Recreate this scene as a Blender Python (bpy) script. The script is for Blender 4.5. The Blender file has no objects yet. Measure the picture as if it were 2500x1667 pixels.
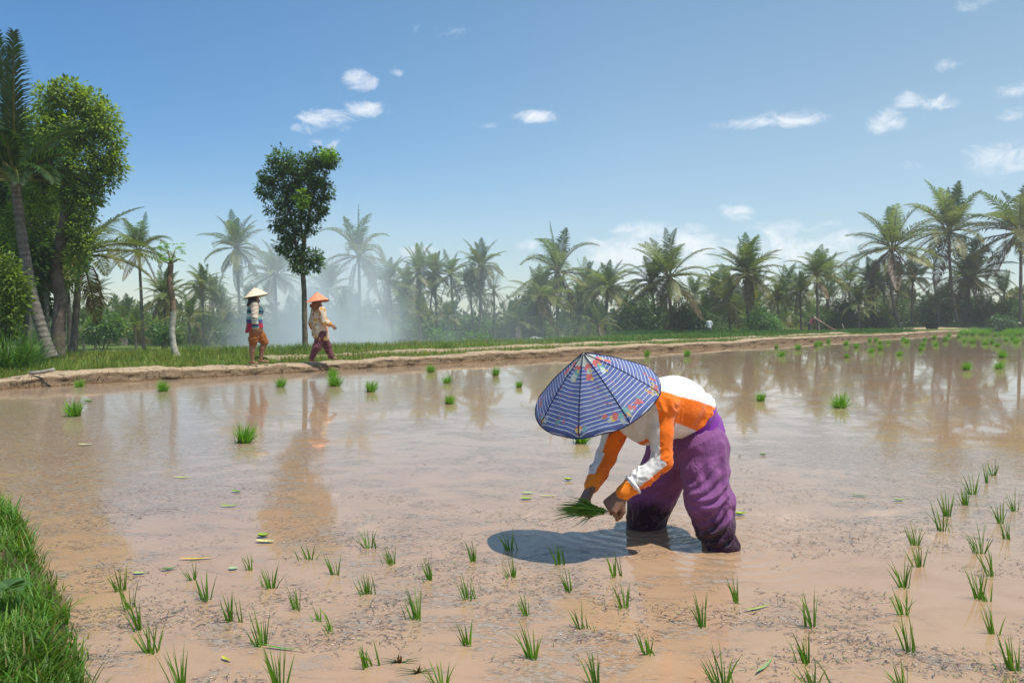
import bpy, math, random
import numpy as np
from mathutils import Vector, Matrix

rng = np.random.default_rng(7)
random.seed(7)
scn = bpy.context.scene
COL = scn.collection

# ------------------------------------------------------------------ camera geometry
F = 1944.0                     # focal length in photo pixels (28 mm on 36 mm)
CAM = np.array([0.0, 0.0, 1.2])
TH = math.atan(50.5 / F)       # the camera looks slightly down
CT, ST = math.cos(TH), math.sin(TH)


def P(u, v, d):
    """Point at distance d (metres into the scene) seen at photo pixel (u, v)."""
    a, b = (u - 1250.0) / F, (833.5 - v) / F
    r = np.array([a, CT + b * ST, -ST + b * CT])
    return CAM + r * (d / r[1])


def G(u, v, z=0.0):
    """Point on the horizontal level z seen at photo pixel (u, v)."""
    a, b = (u - 1250.0) / F, (833.5 - v) / F
    r = np.array([a, CT + b * ST, -ST + b * CT])
    return CAM + r * ((z - CAM[2]) / r[2])


def V(*a):
    return np.array(a, dtype=float)


def unit(v):
    v = np.asarray(v, float)
    return v / max(np.linalg.norm(v), 1e-9)


def sstep(x, a, b):
    t = np.clip((np.asarray(x, float) - a) / (b - a), 0, 1)
    return t * t * (3 - 2 * t)


# ------------------------------------------------------------------ numpy value noise
def _hash(i, j, k, seed):
    h = (i * 374761393 + j * 668265263 + k * 2147483647 + seed * 974711) & 0xFFFFFFFF
    h = ((h ^ (h >> 13)) * 1274126177) & 0xFFFFFFFF
    h = (h ^ (h >> 16)) & 0xFFFFFFFF
    return h / 4294967295.0


def vnoise(p, seed=0):
    p = np.asarray(p, float)
    i = np.floor(p).astype(np.int64)
    f = p - i
    f = f * f * (3 - 2 * f)
    out = 0
    for a in (0, 1):
        for b in (0, 1):
            for c in (0, 1):
                w = (f[:, 0] if a else 1 - f[:, 0]) * (f[:, 1] if b else 1 - f[:, 1]) * (f[:, 2] if c else 1 - f[:, 2])
                out = out + w * _hash(i[:, 0] + a, i[:, 1] + b, i[:, 2] + c, seed)
    return out


def fbm(p, seed=0, o=3):
    s, a, t = 0, 1.0, 0
    for k in range(o):
        s = s + a * vnoise(np.asarray(p) * 2.0 ** k, seed + k)
        t += a
        a *= 0.5
    return s / t


# ------------------------------------------------------------------ mesh helpers
def mk_mesh(name, verts, faces, col=None, uv=None, smooth=True, mat=None, attr=None):
    """faces: list of (n,k) index arrays. col: per-vertex rgb. uv: per-vertex uv. attr: dict name -> per-vertex float."""
    me = bpy.data.meshes.new(name)
    verts = np.ascontiguousarray(verts, dtype=np.float32)
    me.vertices.add(len(verts))
    me.vertices.foreach_set("co", verts.ravel())
    faces = [np.asarray(f, dtype=np.int32) for f in faces if len(f)]
    loops = np.concatenate([f.ravel() for f in faces])
    tot = np.concatenate([np.full(len(f), f.shape[1], np.int32) for f in faces])
    start = np.concatenate([[0], np.cumsum(tot)[:-1]]).astype(np.int32)
    me.loops.add(len(loops))
    me.loops.foreach_set("vertex_index", loops)
    me.polygons.add(len(tot))
    me.polygons.foreach_set("loop_start", start)
    me.polygons.foreach_set("loop_total", tot)
    me.update(calc_edges=True)
    if smooth:
        me.polygons.foreach_set("use_smooth", np.ones(len(tot), dtype=bool))
    if col is not None:
        a = me.color_attributes.new("Col", "FLOAT_COLOR", "POINT")
        c = np.ones((len(verts), 4), np.float32)
        c[:, :3] = col
        a.data.foreach_set("color", c.ravel())
    if attr:
        for k, v in attr.items():
            a = me.attributes.new(k, "FLOAT", "POINT")
            a.data.foreach_set("value", np.ascontiguousarray(v, np.float32))
    if uv is not None:
        l = me.uv_layers.new(name="UVMap")
        l.data.foreach_set("uv", np.ascontiguousarray(np.asarray(uv, np.float32)[loops]).ravel())
    if mat is not None:
        me.materials.append(mat)
    me.update()
    return me


def link(name, data, parent=None, loc=None):
    o = bpy.data.objects.new(name, data)
    COL.objects.link(o)
    if parent is not None:
        o.parent = parent
    if loc is not None:
        o.location = tuple(float(c) for c in loc)
    return o


def tag(o, label=None, cat=None, group=None, kind=None):
    if label: o["label"] = label
    if cat: o["category"] = cat
    if group: o["group"] = group
    if kind: o["kind"] = kind
    return o


def thing(name, label, cat, loc=(0, 0, 0), group=None, rotz=0.0):
    o = link(name, None, None, loc)
    o.rotation_euler = (0, 0, rotz)
    o.empty_display_size = 0.1
    return tag(o, label, cat, group)


class Acc:
    """Collects geometry (with colours) for ONE mesh."""
    def __init__(s):
        s.v, s.q, s.t, s.c, s.n = [], [], [], [], 0

    def add(s, v, q=None, t=None, c=None):
        v = np.asarray(v, float).reshape(-1, 3)
        if q is not None and len(q): s.q.append(np.asarray(q) + s.n)
        if t is not None and len(t): s.t.append(np.asarray(t) + s.n)
        cc = np.ones((len(v), 3)) * 0.5
        if c is not None: cc[:] = c
        s.v.append(v); s.c.append(cc); s.n += len(v)

    def tube(s, pts, rad, seg=8, c=None, cap=True, wob=0.0):
        pts = np.asarray(pts, float); n = len(pts)
        rad = np.broadcast_to(np.asarray(rad, float), (n,))
        tan = np.gradient(pts, axis=0)
        tan /= np.maximum(np.linalg.norm(tan, axis=1, keepdims=True), 1e-9)
        ref = V(0, 0, 1) if abs(tan[0][2]) < 0.9 else V(1, 0, 0)
        vs = []
        a = np.cross(tan[0], ref); a = unit(a)
        ang = np.linspace(0, 2 * math.pi, seg, endpoint=False)
        for i in range(n):
            a = unit(a - tan[i] * a.dot(tan[i])); b = np.cross(tan[i], a)
            r = rad[i] * (1 + wob * rng.normal(size=seg)[:, None])
            vs.append(pts[i] + (np.cos(ang)[:, None] * a + np.sin(ang)[:, None] * b) * r)
        q = []
        for i in range(n - 1):
            for k in range(seg):
                k2 = (k + 1) % seg
                q.append((i * seg + k, i * seg + k2, (i + 1) * seg + k2, (i + 1) * seg + k))
        vs = np.concatenate(vs)
        t = []
        if cap:
            vs = np.concatenate([vs, [pts[0]], [pts[-1]]])
            for k in range(seg):
                k2 = (k + 1) % seg
                t.append((n * seg, k2, k)); t.append((n * seg + 1, (n - 1) * seg + k, (n - 1) * seg + k2))
        if c is not None and np.ndim(c) == 2:
            c = np.repeat(np.asarray(c, float), seg, axis=0)
            if cap: c = np.concatenate([c, c[:1], c[-1:]])
        s.add(vs, q, t, c)

    def mesh(s, name, mat=None, smooth=True):
        f = []
        if s.q: f.append(np.concatenate(s.q))
        if s.t: f.append(np.concatenate(s.t))
        return mk_mesh(name, np.concatenate(s.v), f, np.concatenate(s.c), smooth=smooth, mat=mat)


def blades(pos, h, w, az, lean, curve, col, tipcol=None, seg=3, facing=None):
    """Many tapered grass blades in one go. az: lean azimuth, lean: base lean (rad from vertical), curve: extra bend at the tip. Returns Acc-ready arrays."""
    n = len(pos)
    h = np.broadcast_to(h, (n,)); w = np.broadcast_to(w, (n,))
    d = np.stack([np.cos(az), np.sin(az), np.zeros(n)], 1)
    fa = az + math.pi / 2 if facing is None else facing
    side = np.stack([np.cos(fa), np.sin(fa), np.zeros(n)], 1)
    cur = np.array(pos, float)
    vs, cs = [], []
    for k in range(seg + 1):
        t = k / seg
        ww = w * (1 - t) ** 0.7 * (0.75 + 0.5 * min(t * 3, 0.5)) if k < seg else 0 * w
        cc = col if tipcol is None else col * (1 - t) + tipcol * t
        cc = np.broadcast_to(cc, (n, 3))
        if k < seg:
            vs += [cur - side * ww[:, None] * 0.5, cur + side * ww[:, None] * 0.5]; cs += [cc, cc]
        else:
            vs += [cur]; cs += [cc]
        a = lean + curve * (t + 0.5 / seg)
        cur = cur + (d * np.sin(a)[:, None] + V(0, 0, 1) * np.cos(a)[:, None]) * (h / seg)[:, None]
    m = 2 * seg + 1
    vv = np.stack(vs, 1).reshape(-1, 3); cc = np.stack(cs, 1).reshape(-1, 3)
    base = (np.arange(n) * m)[:, None]
    q = np.concatenate([base + np.array([[2 * k, 2 * k + 1, 2 * k + 3, 2 * k + 2]]) for k in range(seg - 1)]) if seg > 1 else np.zeros((0, 4), int)
    t = base + np.array([[2 * seg - 2, 2 * seg - 1, 2 * seg]])
    return vv, q, t, cc


# ------------------------------------------------------------------ signed distance field -> one smooth mesh
class Field:
    def __init__(s, lo, hi, res):
        s.lo = np.asarray(lo, float); s.res = res
        s.n = np.ceil((np.asarray(hi) - s.lo) / res).astype(int) + 1
        s.D = np.full(s.n, 0.3, np.float32)

    def _block(s, lo, hi):
        a = np.clip(np.floor((lo - s.lo) / s.res).astype(int), 0, s.n)
        b = np.clip(np.ceil((hi - s.lo) / s.res).astype(int) + 1, 0, s.n)
        if (b <= a).any(): return None, None
        ax = [s.lo[i] + np.arange(a[i], b[i]) * s.res for i in range(3)]
        X, Y, Z = np.meshgrid(*ax, indexing="ij")
        return (slice(a[0], b[0]), slice(a[1], b[1]), slice(a[2], b[2])), (X, Y, Z)

    def _join(s, sl, d, k):
        a = s.D[sl]
        if k <= 0:
            s.D[sl] = np.minimum(a, d); return
        h = np.clip(0.5 + 0.5 * (a - d) / k, 0, 1)
        s.D[sl] = a * (1 - h) + d * h - k * h * (1 - h)

    def cap(s, a, b, ra, rb, k=0.02, flat=None, fs=1.0):
        """Tapered capsule; flat: an axis along which the section is fs times as thick."""
        a = np.asarray(a, float); b = np.asarray(b, float)
        m = max(ra, rb) * max(1, fs) + k + 3 * s.res
        sl, g = s._block(np.minimum(a, b) - m, np.maximum(a, b) + m)
        if sl is None: return
        X, Y, Z = g[0] - a[0], g[1] - a[1], g[2] - a[2]
        ba = b - a; L = max(ba.dot(ba), 1e-9)
        t = np.clip((X * ba[0] + Y * ba[1] + Z * ba[2]) / L, 0, 1)
        X -= t * ba[0]; Y -= t * ba[1]; Z -= t * ba[2]
        if flat is not None:
            n = unit(flat); c = (X * n[0] + Y * n[1] + Z * n[2]) * (1 / fs - 1)
            X += c * n[0]; Y += c * n[1]; Z += c * n[2]
        d = (np.sqrt(X * X + Y * Y + Z * Z) - (ra + (rb - ra) * t)) * min(1, fs)
        s._join(sl, d.astype(np.float32), k)

    def ell(s, c, r, k=0.02, R=None):
        """Ellipsoid with radii r along the rows of R."""
        c = np.asarray(c, float); r = np.asarray(r, float)
        m = r.max() + k + 3 * s.res
        sl, g = s._block(c - m, c + m)
        if sl is None: return
        R = np.eye(3) if R is None else np.asarray(R)
        X, Y, Z = g[0] - c[0], g[1] - c[1], g[2] - c[2]
        q = sum(((X * R[i][0] + Y * R[i][1] + Z * R[i][2]) / r[i]) ** 2 for i in range(3))
        d = (np.sqrt(q) - 1) * r.min()
        s._join(sl, d.astype(np.float32), k)

    def chain(s, pts, rad, k=0.02, flat=None, fs=1.0):
        for i in range(len(pts) - 1):
            s.cap(pts[i], pts[i + 1], rad[i], rad[i + 1], k, flat, fs)

    def grid(s):
        return np.meshgrid(*[s.lo[i] + np.arange(s.n[i]) * s.res for i in range(3)], indexing="ij")

    def cut(s, p, n):
        """Remove what lies on the side of the plane that n points to."""
        X, Y, Z = s.grid(); n = unit(n)
        d = (X - p[0]) * n[0] + (Y - p[1]) * n[1] + (Z - p[2]) * n[2]
        s.D = np.maximum(s.D, d.astype(np.float32))

    def extract(s):
        D = s.D; nx, ny, nz = D.shape
        c = [(i, j, k) for i in (0, 1) for j in (0, 1) for k in (0, 1)]
        cv = {o: D[o[0]:nx - 1 + o[0], o[1]:ny - 1 + o[1], o[2]:nz - 1 + o[2]] for o in c}
        cnt = sum((cv[o] < 0).astype(np.int8) for o in c)
        act = (cnt > 0) & (cnt < 8)
        I = np.argwhere(act)
        idx = np.full(act.shape, -1, np.int64); idx[act] = np.arange(len(I))
        acc = np.zeros((len(I), 3)); num = np.zeros(len(I))
        vals = {o: cv[o][act] for o in c}
        for o in c:
            for ax in range(3):
                if o[ax] == 0:
                    p = list(o); p[ax] = 1; p = tuple(p)
                    a, b = vals[o], vals[p]
                    m = (a < 0) != (b < 0)
                    t = np.where(m, a / np.where(m, a - b, 1), 0)
                    pos = np.tile(np.array(o, float), (len(I), 1)); pos[:, ax] = t
                    acc += pos * m[:, None]; num += m
        verts = s.lo + (I + acc / num[:, None]) * s.res
        quads = []
        for ax in range(3):
            sh = list(D.shape); sh[ax] -= 1
            a = D[tuple(slice(0, sh[i]) for i in range(3))]
            b = D[tuple(slice(1 if i == ax else 0, D.shape[i]) for i in range(3))]
            sg = (a < 0) != (b < 0)
            o1, o2 = [(1, 2), (2, 0), (0, 1)][ax]
            E = np.argwhere(sg)
            ok = (E[:, o1] > 0) & (E[:, o2] > 0) & (E[:, o1] < D.shape[o1] - 1) & (E[:, o2] < D.shape[o2] - 1)
            E = E[ok]
            fl = a[tuple(E.T)] < 0
            def at(d1, d2):
                e = E.copy(); e[:, o1] += d1; e[:, o2] += d2
                return idx[tuple(e.T)]
            q = np.stack([at(-1, -1), at(0, -1), at(0, 0), at(-1, 0)], 1)
            q[~fl] = q[~fl][:, ::-1]
            quads.append(q)
        Q = np.concatenate(quads)
        Q = Q[(Q >= 0).all(1)]
        return verts, Q


def relax(v, q, it=2, lam=0.5):
    e = np.concatenate([q[:, [0, 1]], q[:, [1, 2]], q[:, [2, 3]], q[:, [3, 0]]])
    for _ in range(it):
        s = np.zeros_like(v); n = np.zeros(len(v))
        np.add.at(s, e[:, 0], v[e[:, 1]]); np.add.at(n, e[:, 0], 1)
        np.add.at(s, e[:, 1], v[e[:, 0]]); np.add.at(n, e[:, 1], 1)
        v = v + lam * (s / np.maximum(n, 1)[:, None] - v)
    return v


def normals(v, q):
    fn = np.cross(v[q[:, 2]] - v[q[:, 0]], v[q[:, 3]] - v[q[:, 1]])
    n = np.zeros_like(v)
    for i in range(4): np.add.at(n, q[:, i], fn)
    return n / np.maximum(np.linalg.norm(n, axis=1, keepdims=True), 1e-12)


def hand(f, wrist, fwd, back, scale=1.0, curl=1.0, thumb=1.0, side=1.0, k=0.006):
    """A palm, four unequal fingers bent at their knuckles and a thumb. back: direction the back of the hand faces; side: +1/-1 picks the thumb side; curl 0 = flat, 1 = half closed, 2 = fist."""
    fwd = unit(fwd); back = unit(back - fwd * np.dot(back, fwd)); ac = np.cross(fwd, back) * side
    sc = scale
    Lp = 0.088 * sc
    kn = []
    for i, o in enumerate((-0.033, -0.011, 0.011, 0.031)):
        kk = wrist + fwd * (Lp - 0.006 * sc * abs(i - 1.2)) + ac * o * sc + back * 0.004 * sc
        kn.append(kk)
        f.cap(wrist + ac * o * 0.55 * sc, kk, 0.0165 * sc, 0.0125 * sc, 0.012)
    lens = [(0.040, 0.025, 0.020), (0.045, 0.029, 0.021), (0.041, 0.027, 0.020), (0.032, 0.020, 0.018)]
    for i, kk in enumerate(kn):
        p = kk; ang = 0.0
        for j, L in enumerate(lens[i]):
            ang += curl * (0.55, 0.75, 0.5)[j] * (1 + 0.08 * i)
            d = fwd * math.cos(ang) - back * math.sin(ang) + ac * (i - 1.5) * 0.05
            q = p + unit(d) * L * sc
            f.cap(p, q, (0.0105 - 0.0008 * j) * sc, (0.0098 - 0.0009 * j) * sc, k * 0.6)
            p = q
    # the thumb leaves the side of the palm near its base
    b = wrist + fwd * 0.026 * sc - ac * 0.024 * sc - back * 0.006 * sc
    m = b + unit(fwd * 0.7 - ac * 0.75 - back * 0.35 * thumb) * 0.042 * sc
    e = m + unit(fwd * 1.0 - ac * 0.05 - back * 0.7 * thumb) * 0.032 * sc
    t = e + unit(fwd * 0.9 + ac * 0.25 * thumb - back * 0.6 * thumb) * 0.026 * sc
    f.cap(b, m, 0.016 * sc, 0.0125 * sc, 0.012); f.cap(m, e, 0.0118 * sc, 0.0108 * sc, k); f.cap(e, t, 0.0108 * sc, 0.009 * sc, k)


# ------------------------------------------------------------------ materials
def mat(name):
    m = bpy.data.materials.new(name); m.use_nodes = True
    nt = m.node_tree; nt.nodes.clear()
    out = nt.nodes.new("ShaderNodeOutputMaterial")
    return m, nt, out


class N:
    """Tiny node-graph helper."""
    def __init__(s, nt): s.nt = nt
    def new(s, t, **kw):
        n = s.nt.nodes.new(t)
        for k, v in kw.items(): setattr(n, k, v)
        return n
    def ln(s, a, b): s.nt.links.new(a, b)
    def put(s, sock, v):
        if hasattr(v, "is_output") or hasattr(v, "links"): s.ln(v, sock)
        else: sock.default_value = v
    def math(s, op, a, b=None, c=None, clamp=False):
        n = s.new("ShaderNodeMath", operation=op); n.use_clamp = clamp
        s.put(n.inputs[0], a)
        if b is not None: s.put(n.inputs[1], b)
        if c is not None: s.put(n.inputs[2], c)
        return n.outputs[0]
    def vmath(s, op, a, b=None, scale=None):
        n = s.new("ShaderNodeVectorMath", operation=op)
        s.put(n.inputs[0], a)
        if b is not None: s.put(n.inputs[1], b)
        if scale is not None: s.put(n.inputs["Scale"], scale)
        return n.outputs["Value"] if op in ("DOT_PRODUCT", "LENGTH", "DISTANCE") else n.outputs[0]
    def mix(s, f, a, b, mode="MIX"):
        n = s.new("ShaderNodeMix", data_type="RGBA", blend_type=mode)
        s.put(n.inputs[0], f)
        s.put(n.inputs[6], a if not isinstance(a, tuple) or len(a) == 4 else (*a, 1))
        s.put(n.inputs[7], b if not isinstance(b, tuple) or len(b) == 4 else (*b, 1))
        return n.outputs[2]
    def ramp(s, f, stops):
        n = s.new("ShaderNodeValToRGB")
        e = n.color_ramp.elements
        while len(e) < len(stops): e.new(0.5)
        for el, (p, c) in zip(e, stops):
            el.position = p; el.color = (*c, 1) if isinstance(c, tuple) else (c, c, c, 1)
        s.put(n.inputs[0], f)
        return n.outputs[0]
    def mr(s, v, a, b, c=0.0, d=1.0, smooth=True):
        n = s.new("ShaderNodeMapRange"); n.interpolation_type = "SMOOTHSTEP" if smooth else "LINEAR"
        s.put(n.inputs[0], v)
        for i, x in zip((1, 2, 3, 4), (a, b, c, d)): s.put(n.inputs[i], x)
        return n.outputs[0]
    def noise(s, vec, scale, detail=3, rough=0.5, dist=0.0):
        n = s.new("ShaderNodeTexNoise"); s.ln(vec, n.inputs["Vector"])
        n.inputs["Scale"].default_value = scale; n.inputs["Detail"].default_value = detail
        n.inputs["Roughness"].default_value = rough; n.inputs["Distortion"].default_value = dist
        return n.outputs[0]
    def voro(s, vec, scale, feature="F1", rnd=1.0):
        n = s.new("ShaderNodeTexVoronoi", feature=feature); s.ln(vec, n.inputs["Vector"])
        n.inputs["Scale"].default_value = scale; n.inputs["Randomness"].default_value = rnd
        return n
    def obj(s): return s.new("ShaderNodeTexCoord").outputs["Object"]
    def pos(s): return s.new("ShaderNodeNewGeometry").outputs["Position"]
    def mapv(s, vec, scale=(1, 1, 1), rot=(0, 0, 0), loc=(0, 0, 0)):
        n = s.new("ShaderNodeMapping"); s.ln(vec, n.inputs[0])
        n.inputs["Scale"].default_value = scale; n.inputs["Rotation"].default_value = rot; n.inputs["Location"].default_value = loc
        return n.outputs[0]
    def col(s, name="Col"):
        return s.new("ShaderNodeAttribute", attribute_name=name).outputs["Color"]
    def fac(s, name):
        return s.new("ShaderNodeAttribute", attribute_name=name).outputs["Fac"]
    def bsdf(s, color, rough=0.6, spec=0.5, normal=None, **kw):
        n = s.new("ShaderNodeBsdfPrincipled")
        s.put(n.inputs["Base Color"], color if not isinstance(color, tuple) else (*color, 1))
        s.put(n.inputs["Roughness"], rough)
        s.put(n.inputs["Specular IOR Level"], spec)
        if normal is not None: s.ln(normal, n.inputs["Normal"])
        for k, v in kw.items(): s.put(n.inputs[k], v)
        return n.outputs[0]
    def bump(s, h, dist, strength=1.0, normal=None):
        n = s.new("ShaderNodeBump"); s.put(n.inputs["Height"], h)
        n.inputs["Distance"].default_value = dist; n.inputs["Strength"].default_value = strength
        if normal is not None: s.ln(normal, n.inputs["Normal"])
        return n.outputs[0]
    def mixsh(s, f, a, b):
        n = s.new("ShaderNodeMixShader"); s.put(n.inputs[0], f); s.ln(a, n.inputs[1]); s.ln(b, n.inputs[2])
        return n.outputs[0]


def leaf_mat(name, rough=0.45, spec=0.4, trans=0.35, tint=(1.3, 1.35, 0.5)):
    m, nt, out = mat(name); n = N(nt)
    c = n.col()
    v = n.noise(n.obj(), 3.0, 2)
    c = n.mix(0.6, c, n.ramp(v, [(0.3, 0.55), (0.7, 1.25)]), "MULTIPLY")
    b = n.bsdf(c, rough, spec)
    t = n.new("ShaderNodeBsdfTranslucent")
    n.ln(n.mix(1.0, c, tint, "MULTIPLY"), t.inputs[0])
    n.ln(n.mixsh(trans, b, t.outputs[0]), out.inputs[0])
    return m


def cloth_mat(name, rough=0.85, bumpscale=260.0, weave=0.0006, fold=0.0):
    m, nt, out = mat(name); n = N(nt)
    c = n.col(); o = n.obj()
    c = n.mix(0.35, c, n.ramp(n.noise(o, 22.0, 4, 0.6), [(0.3, 0.72), (0.7, 1.12)]), "MULTIPLY")
    h = n.noise(o, bumpscale, 2)
    nb = n.bump(h, weave, 0.6)
    if fold: nb = n.bump(n.noise(o, 30.0, 3, 0.55, 0.6), fold, 0.8, nb)
    n.ln(n.bsdf(c, rough, 0.25, nb, **{"Sheen Weight": 0.15, "Sheen Roughness": 0.5}), out.inputs[0])
    return m


def simple_mat(name, color, rough=0.7, spec=0.3, nscale=20.0, var=0.5, bumpd=0.0):
    m, nt, out = mat(name); n = N(nt); o = n.obj()
    nz = n.noise(o, nscale, 4, 0.6)
    c = n.mix(var, (*color, 1), n.mix(1.0, (*color, 1), n.ramp(nz, [(0.25, 0.45), (0.75, 1.4)]), "MULTIPLY"))
    n.ln(n.bsdf(c, rough, spec, n.bump(nz, bumpd, 1.0) if bumpd else None), out.inputs[0])
    return m


def attr_mat(name, rough=0.7, spec=0.3, nscale=20.0, var=0.5, bumpd=0.0):
    m, nt, out = mat(name); n = N(nt); o = n.obj(); c = n.col()
    nz = n.noise(o, nscale, 4, 0.6)
    c = n.mix(var, c, n.mix(1.0, c, n.ramp(nz, [(0.25, 0.45), (0.75, 1.4)]), "MULTIPLY"))
    n.ln(n.bsdf(c, rough, spec, n.bump(nz, bumpd, 1.0) if bumpd else None), out.inputs[0])
    return m


M_LEAF = leaf_mat("leaf", 0.45, 0.4, 0.45, (1.5, 1.5, 0.55))
M_PALM = leaf_mat("palm_leaf", 0.46, 0.38, 0.42, (1.5, 1.45, 0.65))
M_RICE = leaf_mat("rice_leaf", 0.4, 0.45, 0.45, (1.25, 1.3, 0.4))
M_GRASS = leaf_mat("grass_leaf", 0.5, 0.35, 0.35, (1.3, 1.3, 0.5))
M_BARK = attr_mat("bark", 0.9, 0.15, 9.0, 0.9, 0.02)
M_CLOTH = cloth_mat("cotton", 0.85, 260, 0.0006, 0.0055)
M_SKIN = attr_mat("skin", 0.5, 0.4, 60.0, 0.3, 0.0008)
M_ATTR = attr_mat("painted", 0.75, 0.25, 14.0, 0.5, 0.002)
# ================================================================== sky, sun, camera
SUN_FROM = unit(V(0.29, -0.13, 0.83))
EL = math.asin(SUN_FROM[2]); AZ = math.atan2(SUN_FROM[0], SUN_FROM[1])
w = bpy.data.worlds.new("World"); scn.world = w; w.use_nodes = True
nt = w.node_tree; nt.nodes.clear(); n = N(nt)
sky = n.new("ShaderNodeTexSky", sky_type="NISHITA"); sky.sun_disc = False
sky.sun_elevation = EL; sky.sun_rotation = AZ
sky.air_density = 1.0; sky.dust_density = 0.3; sky.ozone_density = 1.3; sky.altitude = 50
gen = n.new("ShaderNodeTexCoord").outputs["Generated"]
V2S = 2500 / 2352
clouds = [(828, 185, 40, 20, .8), (912, 168, 17, 10, .7), (845, 252, 52, 17, .8), (762, 275, 62, 20, .85), (700, 298, 30, 13, .55), (740, 333, 55, 16, .5), (1228, 267, 52, 14, .95),
          (1120, 286, 36, 9, .5), (1010, 72, 60, 18, .4), (1790, 277, 110, 19, .85), (1890, 267, 52, 8, .6), (2035, 278, 40, 26, .7), (2090, 228, 32, 20, .75), (2160, 238, 34, 17, .7),
          (2320, 362, 80, 38, .8), (2345, 205, 45, 16, .75), (2340, 262, 30, 13, .6), (2240, 8, 30, 16, .7), (2180, 150, 30, 12, .4), (1697, 485, 36, 20, .65), (1480, 532, 75, 26, .8), (1600, 527, 32, 16, .7),
          (1450, 600, 120, 56, .95), (1560, 575, 110, 48, .85), (1210, 560, 28, 15, .75), (960, 578, 55, 15, .8), (1850, 565, 150, 50, .85), (1680, 605, 170, 64, .75), (1330, 630, 120, 40, .5), (2090, 385, 40, 12, .35), (2050, 560, 120, 40, .35)]
nz = n.noise(n.mapv(gen, (1, 1, 1.7)), 24.0, 8, 0.66, 0.7)
cover = None
for (u, v, ru, rv, st) in clouds:
    d = unit(P(u * V2S, v * V2S, 1.0) - CAM); rt = unit(np.cross(d, V(0, 0, 1))); up = np.cross(rt, d)
    x = n.vmath("DOT_PRODUCT", gen, tuple(rt * F / (ru * V2S * 1.35))); y = n.vmath("DOT_PRODUCT", gen, tuple(up * F / (rv * V2S * 1.35)))
    r2 = n.math("ADD", n.math("MULTIPLY", x, x), n.math("MULTIPLY", y, y))
    front = n.math("GREATER_THAN", n.vmath("DOT_PRODUCT", gen, tuple(d)), 0.0)
    m = n.math("MULTIPLY", n.math("MULTIPLY", n.math("SUBTRACT", 1.0, r2, clamp=True), st), front)
    cover = m if cover is None else n.math("MAXIMUM", cover, m)
cl = n.mr(n.math("ADD", n.math("MULTIPLY", cover, 0.95), n.math("MULTIPLY", n.math("SUBTRACT", nz, 0.5), 2.3)), 0.24, 1.15)
cl = n.math("MULTIPLY", cl, n.mr(cover, 0.0, 0.12))
gz = n.new("ShaderNodeSeparateXYZ"); n.ln(gen, gz.inputs[0])
skybase = n.mix(1.0, sky.outputs[0], n.ramp(gz.outputs[2], [(0.0, (0.76, 0.84, 0.98)), (0.10, (0.84, 0.92, 1.04)), (0.42, (0.76, 0.97, 1.10))]), "MULTIPLY")
side_ = n.ramp(n.math("ADD", gz.outputs[0], 0.5, clamp=True), [(0.02, (.48, .70, .80)), (0.40, (.82, .89, .84)), (0.64, (1.05, .98, .84)), (0.98, (1.15, 1.0, .79))])
skycol = n.mix(1.0, skybase, n.mix(n.mr(gz.outputs[2], .03, .24), (.92, .87, .80), side_), "MULTIPLY")   # the clear side away from the sun is deeper
cc = n.mix(n.math("MULTIPLY", cl, 0.78, clamp=True), skycol, (6.6, 6.7, 6.9))
bg = n.new("ShaderNodeBackground"); n.ln(cc, bg.inputs[0]); bg.inputs[1].default_value = 0.13
n.ln(bg.outputs[0], n.new("ShaderNodeOutputWorld").inputs[0])

sun = bpy.data.lights.new("sun", "SUN"); sun.energy = 4.3; sun.angle = math.radians(0.55); sun.color = (1.0, 0.955, 0.88)
so = bpy.data.objects.new("sun", sun); COL.objects.link(so)
so.rotation_euler = Vector(tuple(SUN_FROM)).to_track_quat("Z", "Y").to_euler(); so.location = (20, -20, 60)

cam = bpy.data.cameras.new("camera"); co = bpy.data.objects.new("camera", cam); COL.objects.link(co)
cam.sensor_width = 36; cam.lens = 36 * F / 2500; cam.clip_end = 6000; cam.clip_start = 0.05
co.location = tuple(CAM); co.rotation_euler = (math.pi / 2 - TH, 0, 0)
cam.dof.use_dof = True; cam.dof.focus_distance = 4.25; cam.dof.aperture_fstop = 11.0
scn.camera = co
scn.view_settings.view_transform = "Standard"; scn.view_settings.look = "None"; scn.view_settings.exposure = 0.32; scn.view_settings.gamma = 1.0
scn.render.engine = "CYCLES"
cy = scn.cycles
cy.use_denoising = True; cy.max_bounces = 7; cy.diffuse_bounces = 3; cy.glossy_bounces = 3; cy.transmission_bounces = 4; cy.transparent_max_bounces = 8
cy.volume_bounces = 1; cy.volume_step_rate = 1.0; cy.volume_max_steps = 96; cy.caustics_reflective = False; cy.caustics_refractive = False; cy.sample_clamp_indirect = 6

# ================================================================== terrain
P0 = V(-5.74, 17.7); T2 = V(0.634, 0.773); N2 = V(-0.773, 0.634)


def sq(x, y):
    dx, dy = x - P0[0], y - P0[1]
    return dx * T2[0] + dy * T2[1], dx * N2[0] + dy * N2[1]


def xy(s, q):
    return P0[0] + s * T2[0] + q * N2[0], P0[1] + s * T2[1] + q * N2[1]


def terrain(x, y):
    x = np.asarray(x, float); y = np.asarray(y, float)
    s, q = sq(x, y)
    z = 0.12 - 1.15 * sstep(q, 9 + np.clip(-s, 0, 20) * 0.2, 34) * (1 - sstep(s, 45, 85)) + 0.33 * sstep(s, 62, 95)
    pad = (q < 0.25)
    zp = np.where(y < 84, -0.3, 0.42)
    z = np.where(pad, zp, z)
    return z


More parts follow.
